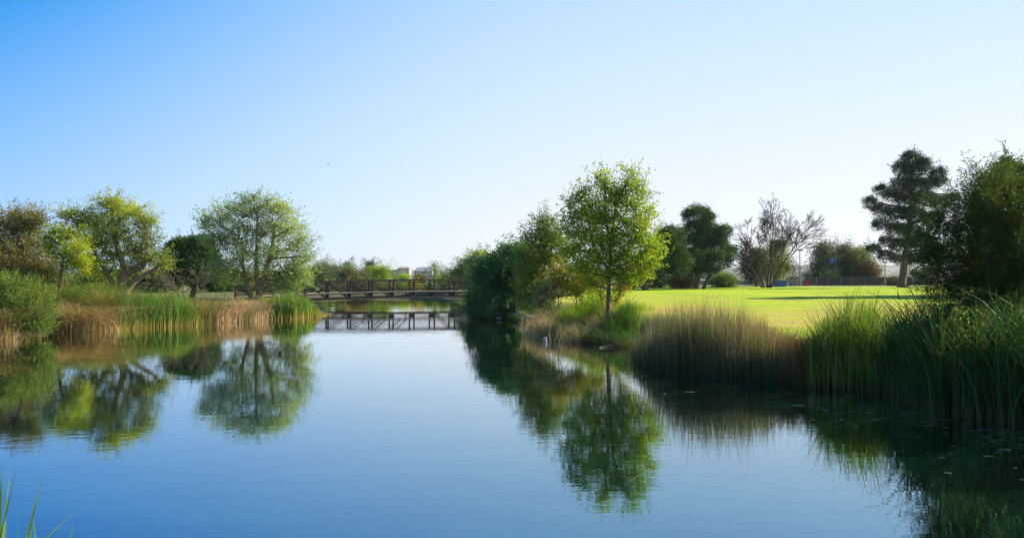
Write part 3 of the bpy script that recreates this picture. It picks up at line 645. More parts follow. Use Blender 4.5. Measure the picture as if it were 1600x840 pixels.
# far shore shrubs seen through the truss
r = rng_new()
shore_bits = [(492, 12, 'leaf_dark'), (515, 14, 'leaf_olive'), (540, 13, 'mixed_grass'), (560, 14, 'leaf_rust'), (585, 14, 'leaf_olive'), (607, 13, 'mixed_grass'), (628, 14, 'leaf_fresh'), (652, 13, 'leaf_yellow'), (672, 13, 'leaf_fresh'), (694, 14, 'leaf_olive'), (716, 14, 'leaf_dark'), (738, 14, 'leaf_dark'), (470, 16, 'leaf_dark')]
for i, (px, wpx, mt) in enumerate(shore_bits):
    D = 117 + r.uniform(-1, 2)
    tree('shore_bush', 'low bush on the far shore seen through the bridge truss', 'bush', D, [(px - 5, 452, wpx * .6, 7), (px + 5, 453, wpx * .6, 7), (px, 448, wpx * .55, 6), (px, 458, wpx * .9, 6)], M[mt], leaf=(0.12, 0.24), nsub=0.9, per=22, sub_r=0.8, trunk_r=0.08, base=(px, D), twigs=False, group='bushes on the far shore', sides=5)
# woodland behind the far bank, seen in the gaps between the bank trees
bank_far = [(-30, 90, 420, 40, 'leaf_grey'), (20, 95, 415, 34, 'leaf_olive'), (70, 88, 425, 26, 'leaf_grey'), (120, 120, 432, 26, 'leaf_dark'), (155, 92, 425, 26, 'leaf_olive'), (200, 100, 420, 30, 'leaf_grey'), (240, 96, 425, 24, 'leaf_grey'), (262, 110, 418, 18, 'leaf_olive'), (345, 105, 424, 22, 'leaf_grey'), (375, 112, 426, 22, 'leaf_olive'), (420, 110, 425, 26, 'leaf_grey'), (460, 118, 420, 22, 'leaf_olive')]
for i, (px, D, top, wpx, mt) in enumerate(bank_far):
    simple_tree('tree half hidden behind the trees of the bank', px, D, top, wpx, mt, group='woodland behind the bank trees', leaf=(0.12, 0.24), bottom=464)

# buildings and poles
def building(label, px0, px1, top, D, wall, roof, roof_h_px, floors, cols, cat='building', name='pale_building', hip=True, extra=None):
    k = D / FPX; x0, x1 = X(px0, D), X(px1, D); z1 = HCAM + (HORIZON - top) * k; dp = 14.0; g = 0.2
    org = np.array([(x0 + x1) / 2, D, g]); t = thing(name, label, cat, org)
    mb = MB(); mb.box(((x0 + x1) / 2, D + dp / 2, (z1 + g) / 2), (x1 - x0, dp, z1 - g)); mb.build('wall', M[wall], t, org)
    rh = roof_h_px * k; e = 0.6; mb = MB(); ins = (x1 - x0) * (0.16 if hip else 0.0)
    v = [(x0 - e, D - e, z1), (x1 + e, D - e, z1), (x1 + e, D + dp + e, z1), (x0 - e, D + dp + e, z1), (x0 + ins, D + dp * 0.4, z1 + rh), (x1 - ins, D + dp * 0.4, z1 + rh), (x1 - ins, D + dp * 0.6, z1 + rh), (x0 + ins, D + dp * 0.6, z1 + rh)]
    mb.add(v, [[0,3,2,1],[4,5,6,7],[0,1,5,4],[1,2,6,5],[2,3,7,6],[3,0,4,7]]); mb.build('roof', M[roof], t, org)
    fh = (z1 - g) / floors; cw = (x1 - x0) / cols
    for f in range(max(0, floors - 3), floors):
        for c in range(cols):
            mb = MB(); mb.box((x0 + cw * (c + 0.5), D - 0.02, g + fh * (f + 0.55)), (cw * 0.5, 0.12, fh * 0.5)); mb.build('window', M['window'], t, org)
    return t
building('long blue grey building under a flat dark roof, beyond the bridge', 606, 640, 421.5, 620, 'grey_wall', 'roof', 1.2, 4, 8)
building('blue grey hall with dull red roof between the pale buildings', 621, 639, 419, 600, 'grey_wall', 'roof_red', 2.8, 4, 6)
building('white building with dark slate roof beside the poplar', 647, 675, 423, 560, 'white_wall', 'roof', 6, 3, 6)
building('white building between the poplar and the conical tree', 687, 706, 424.5, 560, 'white_wall', 'roof', 3.2, 3, 5)
building('low white cottage partly seen past the lime tree', 96, 122, 434, 130, 'white_wall', 'grey_wall', 5, 1, 3, name='cottage', cat='house')
building('long low pale building behind the pines', 1100, 1178, 438.5, 152, 'grey_wall', 'roof', 1.6, 1, 8)
building('long pale low building behind the wire fence', 1425, 1500, 437, 170, 'white_wall', 'grey_wall', 2.2, 1, 9, hip=False)
def pole(label, px, top, D, rad, name='utility_pole', mat='bark', arm=0, head=False, cat='pole', group=None):
    x = X(px, D); z = Gs(x, D); zt = HCAM + (HORIZON - top) * D / FPX; t = thing(name, label, cat, (x, D, z), group)
    mb = MB(); mb.tube([(x, D, z - .1), (x, D, (z + zt) / 2), (x, D, zt)], [rad, rad * .85, rad * .7], 8); mb.build('shaft', M[mat], t, (x, D, z), smooth=True)
    if arm:
        mb = MB(); mb.box((x, D - rad - .06, zt - 0.5), (arm, 0.1, 0.12)); mb.build('crossarm', M[mat], t, (x, D, z))
    if head:
        mb = MB(); mb.box((x, D, zt + 0.06), (0.9, 0.35, 0.16)); mb.box((x, D, zt - 0.06), (0.6, 0.2, 0.08)); mb.build('lamp_head', M[mat], t, (x, D, z))
    return t
pole('thin dark pole rising above the far olive trees', 545, 408, 190, 0.12)
pole('brown utility pole before the white slate roofed building', 665, 420, 300, 0.18, arm=1.8)
pole('brown utility pole between poplar and conical tree', 697, 420, 300, 0.18, arm=1.8)
pole('short brown pole before the blue grey buildings', 649, 426, 250, 0.15)
pole('tall grey light pole beside the dead tree', 1250, 391, 125, 0.10, mat='fence_metal', head=True, name='light_pole')
pole('grey light pole at the fence beside the tall pine', 1383, 410, 128, 0.11, mat='fence_metal', head=True, name='light_pole')

# ---- peninsula with the young tree
tree('dark_bush', 'big dark green leafy bush at the bridge end overhanging the water', 'bush', 51,
     [(778, 418, 24, 22), (803, 400, 24, 18), (766, 446, 22, 24), (790, 448, 36, 32), (820, 432, 22, 30), (748, 472, 15, 18), (776, 474, 30, 16), (812, 470, 24, 22), (797, 422, 32, 26), (742, 484, 12, 10), (738, 474, 10, 12), (758, 428, 14, 14)],
     M['leaf_dark'], leaf=(0.07, 0.14), nsub=0.75, per=34, sub_r=0.36, trunk_r=0.14, base=(785, 52), spray=0.25, fill=0.35, shrink=1.08)
tree('olive_tree', 'slim olive green tree between the dark bush and the young tree', 'tree', 44,
     [(852, 352, 14, 20), (846, 378, 24, 20), (866, 385, 22, 24), (832, 400, 24, 20), (862, 412, 30, 22), (826, 428, 20, 22), (848, 445, 24, 18), (822, 462, 16, 20), (826, 372, 10, 9), (838, 478, 14, 12)],
     M['leaf_olive'], leaf=(0.055, 0.12), nsub=0.95, per=26, sub_r=0.36, trunk_r=0.10, trunks=[[(850, 490), (850, 450), (852, 400), (854, 345)], [(850, 470), (836, 430), (832, 390)]], base=(850, 44), spray=0.4, upright=0.4)
tree('young_tree', 'young fresh green tree with straight thin trunk at the lawn edge', 'tree', 35,
     [(990, 272, 6, 14), (985, 292, 12, 16), (1003, 300, 8, 12), (938, 280, 8, 13), (950, 296, 14, 14), (965, 315, 22, 18), (912, 306, 14, 12), (890, 318, 9, 9), (925, 325, 22, 16), (990, 325, 18, 16), (1012, 335, 10, 10),
      (900, 342, 18, 14), (945, 348, 32, 20), (992, 355, 26, 18), (884, 362, 10, 10), (912, 372, 26, 18), (955, 382, 36, 20), (1005, 380, 22, 16), (1022, 388, 12, 10), (892, 395, 18, 14), (930, 408, 34, 18),
      (985, 410, 36, 16), (1022, 410, 12, 9), (905, 425, 22, 12), (955, 430, 34, 12), (1000, 424, 20, 11), (925, 443, 20, 8), (982, 440, 20, 8)],
     M['leaf_fresh'], leaf=(0.058, 0.115), nsub=1.05, per=22, sub_r=0.33, trunk_r=0.12, trunks=[[(950, 487), (951, 450), (953, 420), (954, 370), (965, 310), (985, 275)], [(953, 425), (930, 390), (915, 330)], [(953, 415), (985, 385), (1005, 350)], [(954, 390), (945, 330), (945, 285)]],
     base=(950, 35), shrink=0.95, spray=0.45, upright=0.45, droop=0.1)
tree('yellow_shrub', 'yellowing shrub with thin stems under the young tree crown', 'shrub', 39, [(885, 432, 24, 16), (915, 440, 22, 14), (868, 447, 16, 14), (900, 455, 16, 10), (930, 448, 14, 12)], M['leaf_yellow'], leaf=(0.055, 0.10), nsub=1.3, per=20, sub_r=0.3, trunk_r=0.035, bark='bark_pale',
     trunks=[[(873, 478), (873, 455), (880, 430)], [(900, 480), (902, 455), (912, 440)], [(876, 478), (878, 450), (870, 440)]], base=(880, 39), spray=0.4)
tree('yellow_sapling', 'small yellow leaved sapling at the young tree trunk', 'shrub', 35.6, [(968, 455, 12, 13), (976, 447, 9, 8), (938, 462, 8, 12), (962, 470, 8, 9)], M['leaf_yellow'], leaf=(0.045, 0.08), nsub=0.9, per=16, sub_r=0.28, trunk_r=0.022,
     trunks=[[(955, 487), (964, 468), (970, 450)], [(948, 487), (940, 470), (937, 458)]], base=(955, 35.6), spray=0.5)
tree('pale_shrub', 'pale feathery shrub at the edge of the pinkish grass', 'shrub', 38, [(850, 465, 14, 16), (862, 458, 12, 14), (842, 478, 10, 12)], M['leaf_silver'], leaf=(0.03, 0.12), nsub=0.8, per=24, sub_r=0.26, trunk_r=0.03, base=(852, 38), spray=0.5, upright=0.7)
def tall_grass(name, label, px0, px1, D0, D1, hpx, n, mat, w=0.014, lean=0.35, droop=0.6, kind=None, az=None, az_spread=0.5, segs=4):
    r = rng_new(); px = (px0 + px1) / 2 + np.clip(r.normal(0, 0.3, n), -.7, .7) * (px1 - px0); D = (D0 + D1) / 2 + np.clip(r.normal(0, 0.33, n), -.7, .7) * (D1 - D0); x = X(px, D); z = np.maximum(-.03, G(x, D)) - 0.02
    h = hpx * D / FPX * r.uniform(0.4, 1.1, n) * (0.8 + 0.25 * np.sin(px * 0.13) * np.sin(D * 1.7))
    mb = MB(); blades(mb, r, np.stack([x, D, z], -1), h, w * r.uniform(0.6, 1.4, n), lean, droop, segs, az, az_spread)
    org = (x.mean(), D.mean(), z.mean()); return tag(mb.build(name, mat, None, org, smooth=True), label, 'grass', None, kind)
tall_grass('pampas_grass', 'tall pinkish dry grass beside the dark bush and olive tree', 826, 880, 35.5, 40.5, 38, 2600, M['dry_pink'], w=0.016)
tall_grass('pampas_grass', 'tall pinkish dry grass spilling down the bank under the young tree', 872, 945, 33.2, 37, 34, 3000, M['dry_pink'], w=0.015, lean=0.5, droop=1.0)
tall_grass('green_grass_mound', 'bright green grass mound at the foot of the yellow shrub', 872, 950, 35.5, 39.5, 40, 4500, M['bright_grass'], w=0.016, lean=0.4, droop=0.8)
tall_grass('green_grass_tuft', 'dark green grass tuft on the slope below the young tree trunk', 955, 992, 31.6, 34.2, 32, 2200, M['bank_green'], w=0.014, lean=0.25)
tall_grass('green_grass_mound', 'bright green grass fringe around the young tree trunk', 925, 1005, 33.6, 36.5, 16, 3000, M['bright_grass'], w=0.013)

bed('shade_sedge', 'dark green sedge added as shade at the water below the pinkish grass', 'sedge', [(838, 524), (900, 533), (960, 541), (992, 547)], [(838, 508), (880, 508), (920, 510), (960, 516), (992, 522)], 1.8, 3000, M['cattail'], w=0.016, lean=0.4, droop=1.0, hmin=0.3)  # dark blades added so the foot of the slope reads as shaded
# low grass on the shaded slope
r = rng_new(); n = 30000
px = r.uniform(735, 1020, n); D = np.interp(px, [735, 790, 840, 880, 960, 1020], [50.2, 49.5, 42, 36, 30.7, 25]) + r.uniform(0.15, 4.5, n)
x = X(px, D); z = G(x, D); k = z > 0.02
mb = MB(); blades(mb, r, np.stack([x, D, z - .02], -1)[k], (r.uniform(0.12, 0.5, n) * (0.7 + 0.5 * np.sin(x * 1.9) * np.sin(D * 1.3)))[k], 0.014, 0.4, 0.8, 3)
tag(mb.build('slope_grass', M['bank_green'], smooth=True), kind='stuff')

# ---- lawn grass, pieces near enough to show
r = rng_new(); n = 36000
D = 21 + (95 - 21) * r.uniform(0, 1, n) ** 1.35; px = r.uniform(940, 1640, n); x = X(px, D); sd = shore_dist(x, D); z = G(x, D); k = (sd > 2.4) & (z > 0.9)
mb = MB(); blades(mb, r, np.stack([x, D, z - .01], -1)[k], (r.uniform(0.02, 0.055, n) * (1 + 1.2 * (r.uniform(0, 1, n) < 0.03)))[k], 0.012 + 0.0004 * D[k], 0.6, 0.3, 2)
tag(mb.build('lawn_grass', M['lawn_blade'], smooth=True), kind='stuff')

# ---- beds of the near bank (photo right)
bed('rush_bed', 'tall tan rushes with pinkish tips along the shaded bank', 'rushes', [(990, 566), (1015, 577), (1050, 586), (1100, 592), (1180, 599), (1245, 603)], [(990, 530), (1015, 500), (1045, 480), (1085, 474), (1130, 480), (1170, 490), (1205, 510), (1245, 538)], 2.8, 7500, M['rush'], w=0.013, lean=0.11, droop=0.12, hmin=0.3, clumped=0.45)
bed('rust_reed_bed', 'low rusty brown reeds between tan rushes and green clump', 'reeds', [(1225, 601), (1300, 605)], [(1225, 522), (1250, 532), (1300, 518)], 2.4, 2200, M['rust_reed'], w=0.015, lean=0.28, droop=0.6, hmin=0.35)
bed('cattail_clump', 'mid green bushy cattail clump rising above the lawn edge', 'cattails', [(1268, 606), (1330, 608), (1392, 612)], [(1268, 522), (1290, 492), (1320, 470), (1345, 466), (1370, 478), (1392, 514)], 2.4, 2000, M['cattail_light'], w=0.027, lean=0.15, droop=0.55, segs=5, hmin=0.45, clumped=0.3)
bed('cattail_bed', 'dense dark green cattails beside the mid green clump', 'cattails', [(1378, 612), (1420, 628), (1470, 645)], [(1378, 505), (1400, 490), (1440, 480), (1470, 478)], 2.4, 1500, M['cattail'], w=0.030, lean=0.2, droop=0.8, segs=6, hmin=0.45, heads=6, clumped=0.5)
bed('cattail_bed', 'tall dark cattails leaning over the water under the feathery tree', 'cattails', [(1455, 642), (1520, 652), (1600, 665), (1690, 690)], [(1455, 480), (1510, 482), (1560, 478), (1690, 470)], 2.6, 2300, M['cattail'], w=0.032, lean=0.22, droop=0.9, segs=6, hmin=0.4, heads=5, clumped=0.55)

tree('feathery_tree', 'large dark feathery tree overhanging the cattails at the lawn', 'tree', 17.5,
     [(1545, 314, 34, 32), (1592, 306, 38, 28), (1520, 335, 36, 34), (1575, 340, 60, 44), (1475, 352, 26, 22), (1458, 372, 20, 20), (1500, 395, 46, 34), (1452, 410, 16, 16), (1470, 455, 22, 18), (1468, 482, 16, 12), (1560, 405, 60, 44), (1462, 405, 20, 22), (1485, 435, 36, 24), (1545, 460, 50, 34), (1600, 440, 50, 50),
      (1655, 348, 50, 50), (1650, 430, 60, 60), (1500, 468, 26, 20), (1574, 266, 7, 12), (1528, 284, 12, 12), (1600, 490, 60, 24), (1700, 380, 70, 80), (1550, 490, 30, 20)],
     M['leaf_feather'], leaf=(0.015, 0.11), nsub=0.62, per=60, sub_r=0.24, trunk_r=0.14, trunks=[[(1590, 510), (1588, 460), (1580, 400), (1575, 320)], [(1590, 500), (1550, 440), (1500, 400)], [(1592, 500), (1640, 430), (1650, 340)]], base=(1590, 17.5),
     spray=0.55, droop=0.35, upright=0.15, twig_r=0.009)

tree('feathery_tree', 'unseen feathery tree added beyond the picture edge to shade the cattails', 'tree', 13.5, [(1790, 330, 70, 70), (1830, 400, 80, 80), (1770, 430, 60, 60), (1860, 300, 80, 80), (1800, 500, 70, 50)],
     M['leaf_feather'], leaf=(0.016, 0.10), nsub=0.6, per=60, sub_r=0.24, trunk_r=0.12, base=(1810, 13.5), spray=0.5, droop=0.35, twig_r=0.009)  # unseen tree, added to throw shade on the front cattails

# ---- trees round the lawn
def pine_tree(label, D, lobes, base, trunks, mat='pine', trunk_r=0.3, name='pine_tree', group=None, per=46, shrink=0.84):
    return tree(name, label, 'pine tree', D, lobes, M[mat], leaf=(0.055, 0.26), nsub=0.8, per=int(per * 0.6), sub_r=0.0042 * D, trunk_r=trunk_r, base=(base, D), trunks=trunks, spray=0.03, droop=-0.4, fill=0.35, twigs=False, flat=1.0, bark='bark', group=group, depth=0.9, edge=0.05, shrink=shrink)
pine_tree('dark pine on a slanting trunk behind the young tree', 93, [(1040, 392, 28, 20), (1018, 405, 22, 18), (1048, 370, 20, 14), (1058, 412, 22, 16), (1032, 418, 24, 14), (1000, 420, 18, 16)], 1006, [[(1005, 455), (1018, 436), (1030, 420), (1040, 390)]], trunk_r=0.5, shrink=1.08)
pine_tree('rounded pine with lobed crown standing tallest in the lawn grove', 97, [(1090, 338, 24, 16), (1106, 342, 10, 10), (1086, 360, 22, 14), (1108, 364, 20, 14), (1082, 382, 28, 16), (1110, 388, 26, 16), (1133, 362, 11, 11), (1126, 378, 12, 10), (1090, 405, 34, 16), (1120, 408, 24, 16), (1142, 395, 11, 12), (1065, 410, 20, 14), (1095, 425, 30, 10)], 1090,
          [[(1089, 452), (1090, 430), (1092, 390), (1092, 340)]], trunk_r=0.42, shrink=1.0)
bare_tree('leaning_stump', 'slanting bare trunk under the rounded pine', 96, 1102, [(1100, 452, 1112, 428, 0, 1.0)], 'bark', 1, 0.36, spread=0.3, kids=2)
simple_tree('brownish bare topped tree peeking above the slanting pine', 1034, 112, 345, 20, 'leaf_rust', leaf=(0.08, 0.16), per=9)
for lab, px, D, top, wpx, mt in [('low brown green bush below the slanting pine', 1060, 104, 428, 20, 'leaf_rust'), ('low green brown bush at the rounded pine trunk', 1075, 106, 432, 14, 'leaf_olive'), ('olive green low bush beyond the rounded pine', 1130, 112, 428, 22, 'leaf_olive'), ('dark low bush at the slanting trunk foot', 1025, 103, 430, 16, 'leaf_dark'), ('olive low bush behind the young tree trunk', 985, 100, 425, 20, 'leaf_olive')]:
    simple_tree(lab, px, D, top, wpx, mt, name='low_bush', cat='bush', leaf=(0.1, 0.2), bottom=452)
simple_tree('rounded dark green tree growing behind the dead tree', 1182, 116, 386, 26, 'leaf_grey', leaf=(0.10, 0.20), per=20, bottom=446)
simple_tree('brown green rounded tree behind the dead tree crown', 1214, 118, 372, 24, 'leaf_olive', leaf=(0.10, 0.20), per=16, bottom=446)
bare_tree('dead_tree', 'leafless pinkish grey tree with fine twigs on the lawn edge', 106, 1200, [(1194, 450, 1184, 402, 0, .9), (1199, 450, 1204, 392, 1, 1.1), (1204, 450, 1225, 400, -1, .9), (1191, 450, 1172, 416, 1, .6), (1202, 450, 1214, 390, 1.5, .8)], 'bark_grey', 5, 0.20, spread=0.36, kids=4, gravity=0.0, ratio=(0.50, 0.72), seed=5, rmin=0.021)
bare_tree('dead_shrub', 'brown leafless twiggy shrub beside the blue bin', 110, 1235, [(1228, 450, 1225, 432, 0, 1), (1234, 450, 1238, 430, 0, 1), (1240, 450, 1247, 432, 0, 1), (1236, 450, 1232, 428, .5, 1)], 'leaf_rust', 4, 0.05, spread=0.5, cat='shrub', kids=4)
for lab, px, D, top, wpx, mt, kd in [('grey green tree with open crown, first of three by the fence', 1288, 142, 376, 24, 'leaf_grey', 'round'), ('grey green tree in the middle of three by the fence', 1318, 144, 380, 20, 'leaf_grey', 'round'), ('olive grey tree beside the light pole, last of three', 1345, 142, 384, 22, 'leaf_olive', 'round')]:
    simple_tree(lab, px, D, top, wpx, mt, kind=kd, name='fence_tree', leaf=(0.12, 0.24), per=22, bottom=450)
for lab, px, D, top, wpx, mt in [('dark rounded bush against the fence below three trees', 1296, 139, 424, 17, 'leaf_dark'), ('orange green rounded bush by the light pole', 1358, 139, 408, 20, 'leaf_rust'), ('tawny low bush at the tall pine foot', 1396, 131, 432, 12, 'leaf_rust'), ('dusty green bush far behind the fence', 1262, 150, 424, 14, 'leaf_grey'), ('green bush behind the wire fence past the tall pine', 1440, 150, 420, 22, 'leaf_grey')]:
    simple_tree(lab, px, D, top, wpx, mt, name='low_bush', cat='bush', leaf=(0.1, 0.2), bottom=452)
pine_tree('tall dark pine with layered crown standing near the fence', 100,
          [(1424, 248, 17, 14), (1442, 258, 15, 14), (1410, 264, 16, 14), (1428, 270, 20, 14), (1464, 271, 13, 13), (1472, 282, 9, 8), (1452, 288, 18, 12), (1408, 288, 18, 14), (1432, 292, 22, 14), (1378, 298, 14, 10), (1395, 308, 18, 12),
           (1360, 317, 12, 10), (1376, 328, 15, 11), (1418, 312, 20, 14), (1445, 312, 22, 15), (1470, 316, 17, 11), (1488, 310, 12, 9), (1400, 334, 20, 13), (1428, 336, 22, 15), (1455, 342, 20, 14), (1376, 350, 14, 11), (1398, 358, 18, 12), (1420, 362, 22, 14),
           (1388, 378, 16, 10), (1364, 389, 14, 8), (1412, 384, 22, 13), (1440, 378, 22, 15), (1384, 399, 16, 9), (1408, 406, 18, 9), (1430, 404, 22, 11), (1456, 392, 18, 14)], 1410,
          [[(1409, 452), (1412, 420), (1420, 370), (1424, 310), (1425, 255)]], mat='pine_blue', trunk_r=0.55)
simple_tree('dark dense tree rising behind the feathery tree', 1585, 60, 252, 60, 'leaf_dark', leaf=(0.09, 0.18), per=34, bottom=470)
# trees out of view on the same lawn, whose shadows lie across the grass
pine_tree('tall pine beyond the picture edge shading the lawn', 57, [(1710, 190, 60, 50), (1690, 250, 60, 50), (1760, 250, 60, 50), (1720, 310, 80, 50), (1700, 370, 70, 30)], 1710, [[(1710, 470), (1710, 380), (1710, 210)]], per=30)
pine_tree('second pine beyond the picture edge shading the far lawn', 112, [(1640, 330, 50, 40), (1700, 320, 50, 40), (1680, 370, 70, 35), (1650, 400, 40, 22)], 1680, [[(1680, 455), (1680, 380), (1680, 300)]], per=30)

# ---- fence and small things by it
def fence(label, px0, px1, D0, D1, n, screen, h=1.55):
    a = np.array([X(px0, D0), D0]); b = np.array([X(px1, D1), D1]); org = np.array([*(a + b) / 2, Gs(*((a + b) / 2))]); t = thing('chain_link_fence', label, 'fence', org)
    ps = [a + (b - a) * i / n for i in range(n + 1)]; zs = [Gs(*p) for p in ps]
    for p, z in zip(ps, zs):
        mb = MB(); mb.tube([(*p, z - .1), (*p, z + h * .5), (*p, z + h + .06)], 0.05, 6); mb.build('post', M['fence_metal'], t, org, smooth=True)
    mb = MB()
    for i in range(n): mb.bar((*ps[i], zs[i] + h), (*ps[i + 1], zs[i + 1] + h), 0.05)
    mb.build('top_rail', M['fence_metal'], t, org)
    mb = MB()
    if screen:
        for i in range(n):
            mid = (ps[i] + ps[i + 1]) / 2; d = ps[i + 1] - ps[i]; L = np.linalg.norm(d); d = d / L
            mb.box((*(mid + np.array([-d[1], d[0]]) * 0.07), (zs[i] + zs[i + 1]) / 2 + h / 2 + .02), (L - .004, 0.02, h - .1), np.array([[d[0], d[1], 0], [-d[1], d[0], 0], [0, 0, 1]]))
        mb.build('screen_cloth', M['screen'], t, org)
    else:
        L = np.linalg.norm(b - a); d = (b - a) / L; s = np.arange(0, L - h, 0.22)
        for q in s:
            p = a + d * q; e = a + d * (q + h); z = np.interp(q, np.linspace(0, L, n + 1), zs)
            mb.bar((*p, z + .03), (*e, z + h - .03), 0.014); mb.bar((*p, z + h - .03), (*e, z + .03), 0.014)
        mb.build('wire_mesh', M['fence_metal'], t, org)
fence('brown cloth covered chain link fence at the far lawn edge', 1256, 1425, 134, 138, 9, True)
fence('bare grey chain link fence beyond the tall pine', 1428, 1560, 138, 142, 8, False)
fence('bare grey chain link fence behind the lawn grove', 1040, 1200, 125, 128, 9, False)
def bin_(label, px, D, w, h, mat, name='blue_bin', cat='bin'):
    x = X(px, D); z = Gs(x, D); t = thing(name, label, cat, (x, D, z)); mb = MB()
    v = [(-w*.42,-w*.42,0),(w*.42,-w*.42,0),(w*.42,w*.42,0),(-w*.42,w*.42,0),(-w*.5,-w*.5,h),(w*.5,-w*.5,h),(w*.5,w*.5,h),(-w*.5,w*.5,h)]
    mb.add(np.array(v) + (x, D, z), [[0,3,2,1],[4,5,6,7],[0,1,5,4],[1,2,6,5],[2,3,7,6],[3,0,4,7]]); mb.build('container', M[mat], t, (x, D, z))
    mb = MB(); mb.box((x, D, z + h + .05), (w * 1.06, w * 1.06, 0.09)); mb.box((x, D - w * .56, z + h + .02), (w * .5, .06, .05)); mb.build('lid', M[mat], t, (x, D, z))
bin_('bright blue bin on the lawn beside the dead tree', 1215, 112, 1.1, 0.95, 'blue')
bin_('bright blue bin standing next to the twiggy shrub', 1222, 112.5, 1.0, 0.9, 'blue')
bin_('small red bin by the grey shed', 1259, 131, 0.9, 0.9, 'red', name='red_bin')
x, D = X(1245, 133), 133; z = Gs(x, D); t = thing('garden_shed', 'grey shed with pale flat roof behind the lawn', 'shed', (x, D, z))
mb = MB(); mb.box((x, D + 1.2, z + .8), (2.6, 2.4, 1.6)); mb.build('wall', M['shed'], t, (x, D, z)); mb = MB(); mb.box((x, D + 1.2, z + 1.66), (3.0, 2.8, .12)); mb.build('roof', M['white_wall'], t, (x, D, z))
mb = MB(); mb.box((x + 1.1, D - .03, z + .75), (0.3, .06, 1.5)); mb.build('corner_board', M['white_wall'], t, (x, D, z)); mb = MB(); mb.box((x - .2, D - .02, z + .7), (.8, .05, 1.35)); mb.build('door', M['shed'], t, (x, D, z))
# blue pennant on a pole among the fence trees
x, D = X(1305, 138), 138; z = Gs(x, D); t = thing('blue_flag', 'small blue flag hanging before the trees by the fence', 'flag', (x, D, z)); zt = HCAM + (HORIZON - 403) * D / FPX
mb = MB(); mb.tube([(x, D, z - .1), (x, D, zt * .5), (x, D, zt)], 0.022, 6); mb.build('flagpole', M['fence_metal'], t, (x, D, z))
mb = MB(); u = np.linspace(0, 1, 7)
for a_, b_ in zip(u[:-1], u[1:]):
    for s_ in (0,): mb.bar((x - .06 - a_ * 0.95, D + .12 * math.sin(a_ * 7), zt - .45 - a_ * .25), (x - .06 - b_ * 0.95, D + .12 * math.sin(b_ * 7), zt - .45 - b_ * .25), .02, .85)
mb.build('cloth', M['blue'], t, (x, D, z))

# ---- rocks, driftwood, floating weed, birds
def rock(label, px, py, D, w, h, mat='rock', name='rock', group=None, zc=None):
    r = rng_new(); c = P(px, py, D); z0 = Gs(c[0], c[1]) if zc is None else zc
    n, m_ = 14, 9; th = np.linspace(0, 2 * np.pi, n, endpoint=False); ph = np.linspace(-np.pi / 2 + .12, np.pi / 2 - .12, m_)
    a, b = np.meshgrid(th, ph); d = np.stack([np.cos(a) * np.cos(b), np.sin(a) * np.cos(b), np.sin(b)], -1).reshape(-1, 3)
    f = np.ones(len(d))
    for _ in range(7): q = unit(r.normal(0, 1, 3)); f -= 0.16 * np.clip(d @ q - 0.45, 0, 1) * 2 - 0.04 * np.sin(3 * (d @ q) + r.uniform(0, 6))
    v = d * f[:, None] * np.array([w / 2, w / 2.3, h / 2]) + (c[0], c[1], z0 + h * 0.32)
    ii = np.arange(m_ - 1)[:, None] * n; j = np.arange(n)[None]; k = (j + 1) % n
    mb = MB(); mb.add(v, np.stack([ii + j, ii + k, ii + k + n, ii + j + n], -1).reshape(-1, 4))
    top = np.arange((m_ - 1) * n, m_ * n); mb.add(np.vstack([v[top], v[top].mean(0)]), [[i, (i + 1) % n, n, n] for i in range(n)])
    return tag(mb.build(name, M[mat], None, (c[0], c[1], z0), smooth=True), label, 'rock', group)
rock('pale speckled rock standing alone in the shallow water', 852, 534, 33.0, 0.26, 0.38, 'rock_speckled', zc=-0.02)
for i, (px, py, w, h, lab) in enumerate([(797, 499, 0.7, 0.45, 'dark low rock at the water below the dark bush'), (812, 501, 0.9, 0.5, 'brown rock second in the shoreline row below the dark bush'), (826, 504, 1.1, 0.6, 'largest brown rock in the shoreline row'), (780, 500, 0.5, 0.3, 'small flat rock at the bush end of the shoreline row'), (838, 512, 0.7, 0.4, 'rock at the pinkish grass end of the shoreline row'), (848, 516, 0.5, 0.3, 'small rock under the pinkish grass at the water')]):
    rock(lab, px, py, wd(py) + 0.3, w, h, group='rocks along the shoreline')
c0 = np.array([*W(936, 543), 0.02]); c1 = np.array([*W(992, 545), 0.10]); mid = np.array([*W(962, 541), 0.08])
mb = MB(); mb.tube(np.stack([np.interp(np.linspace(0, 2, 12), [0, 1, 2], [c0[i], mid[i], c1[i]]) for i in range(3)], -1), np.linspace(0.018, 0.045, 12), 7); t = thing('driftwood', 'pale driftwood branch lying at the waterline', 'branch', c0)
mb.build('stem', M['log'], t, c0, smooth=True)
mb = MB(); mb.tube(curve_path(mid, mid + (0.45, 0, 0.28), rng_new(), .2), np.linspace(.035, .015, 6), 5); mb.tube(curve_path(mid + (.1, 0, .1), mid + (0.1, 0.1, 0.36), rng_new(), .2), np.linspace(.03, .012, 6), 5); mb.build('side_branch', M['log'], t, c0, smooth=True)
r = rng_new(); mb = MB(); n = 130
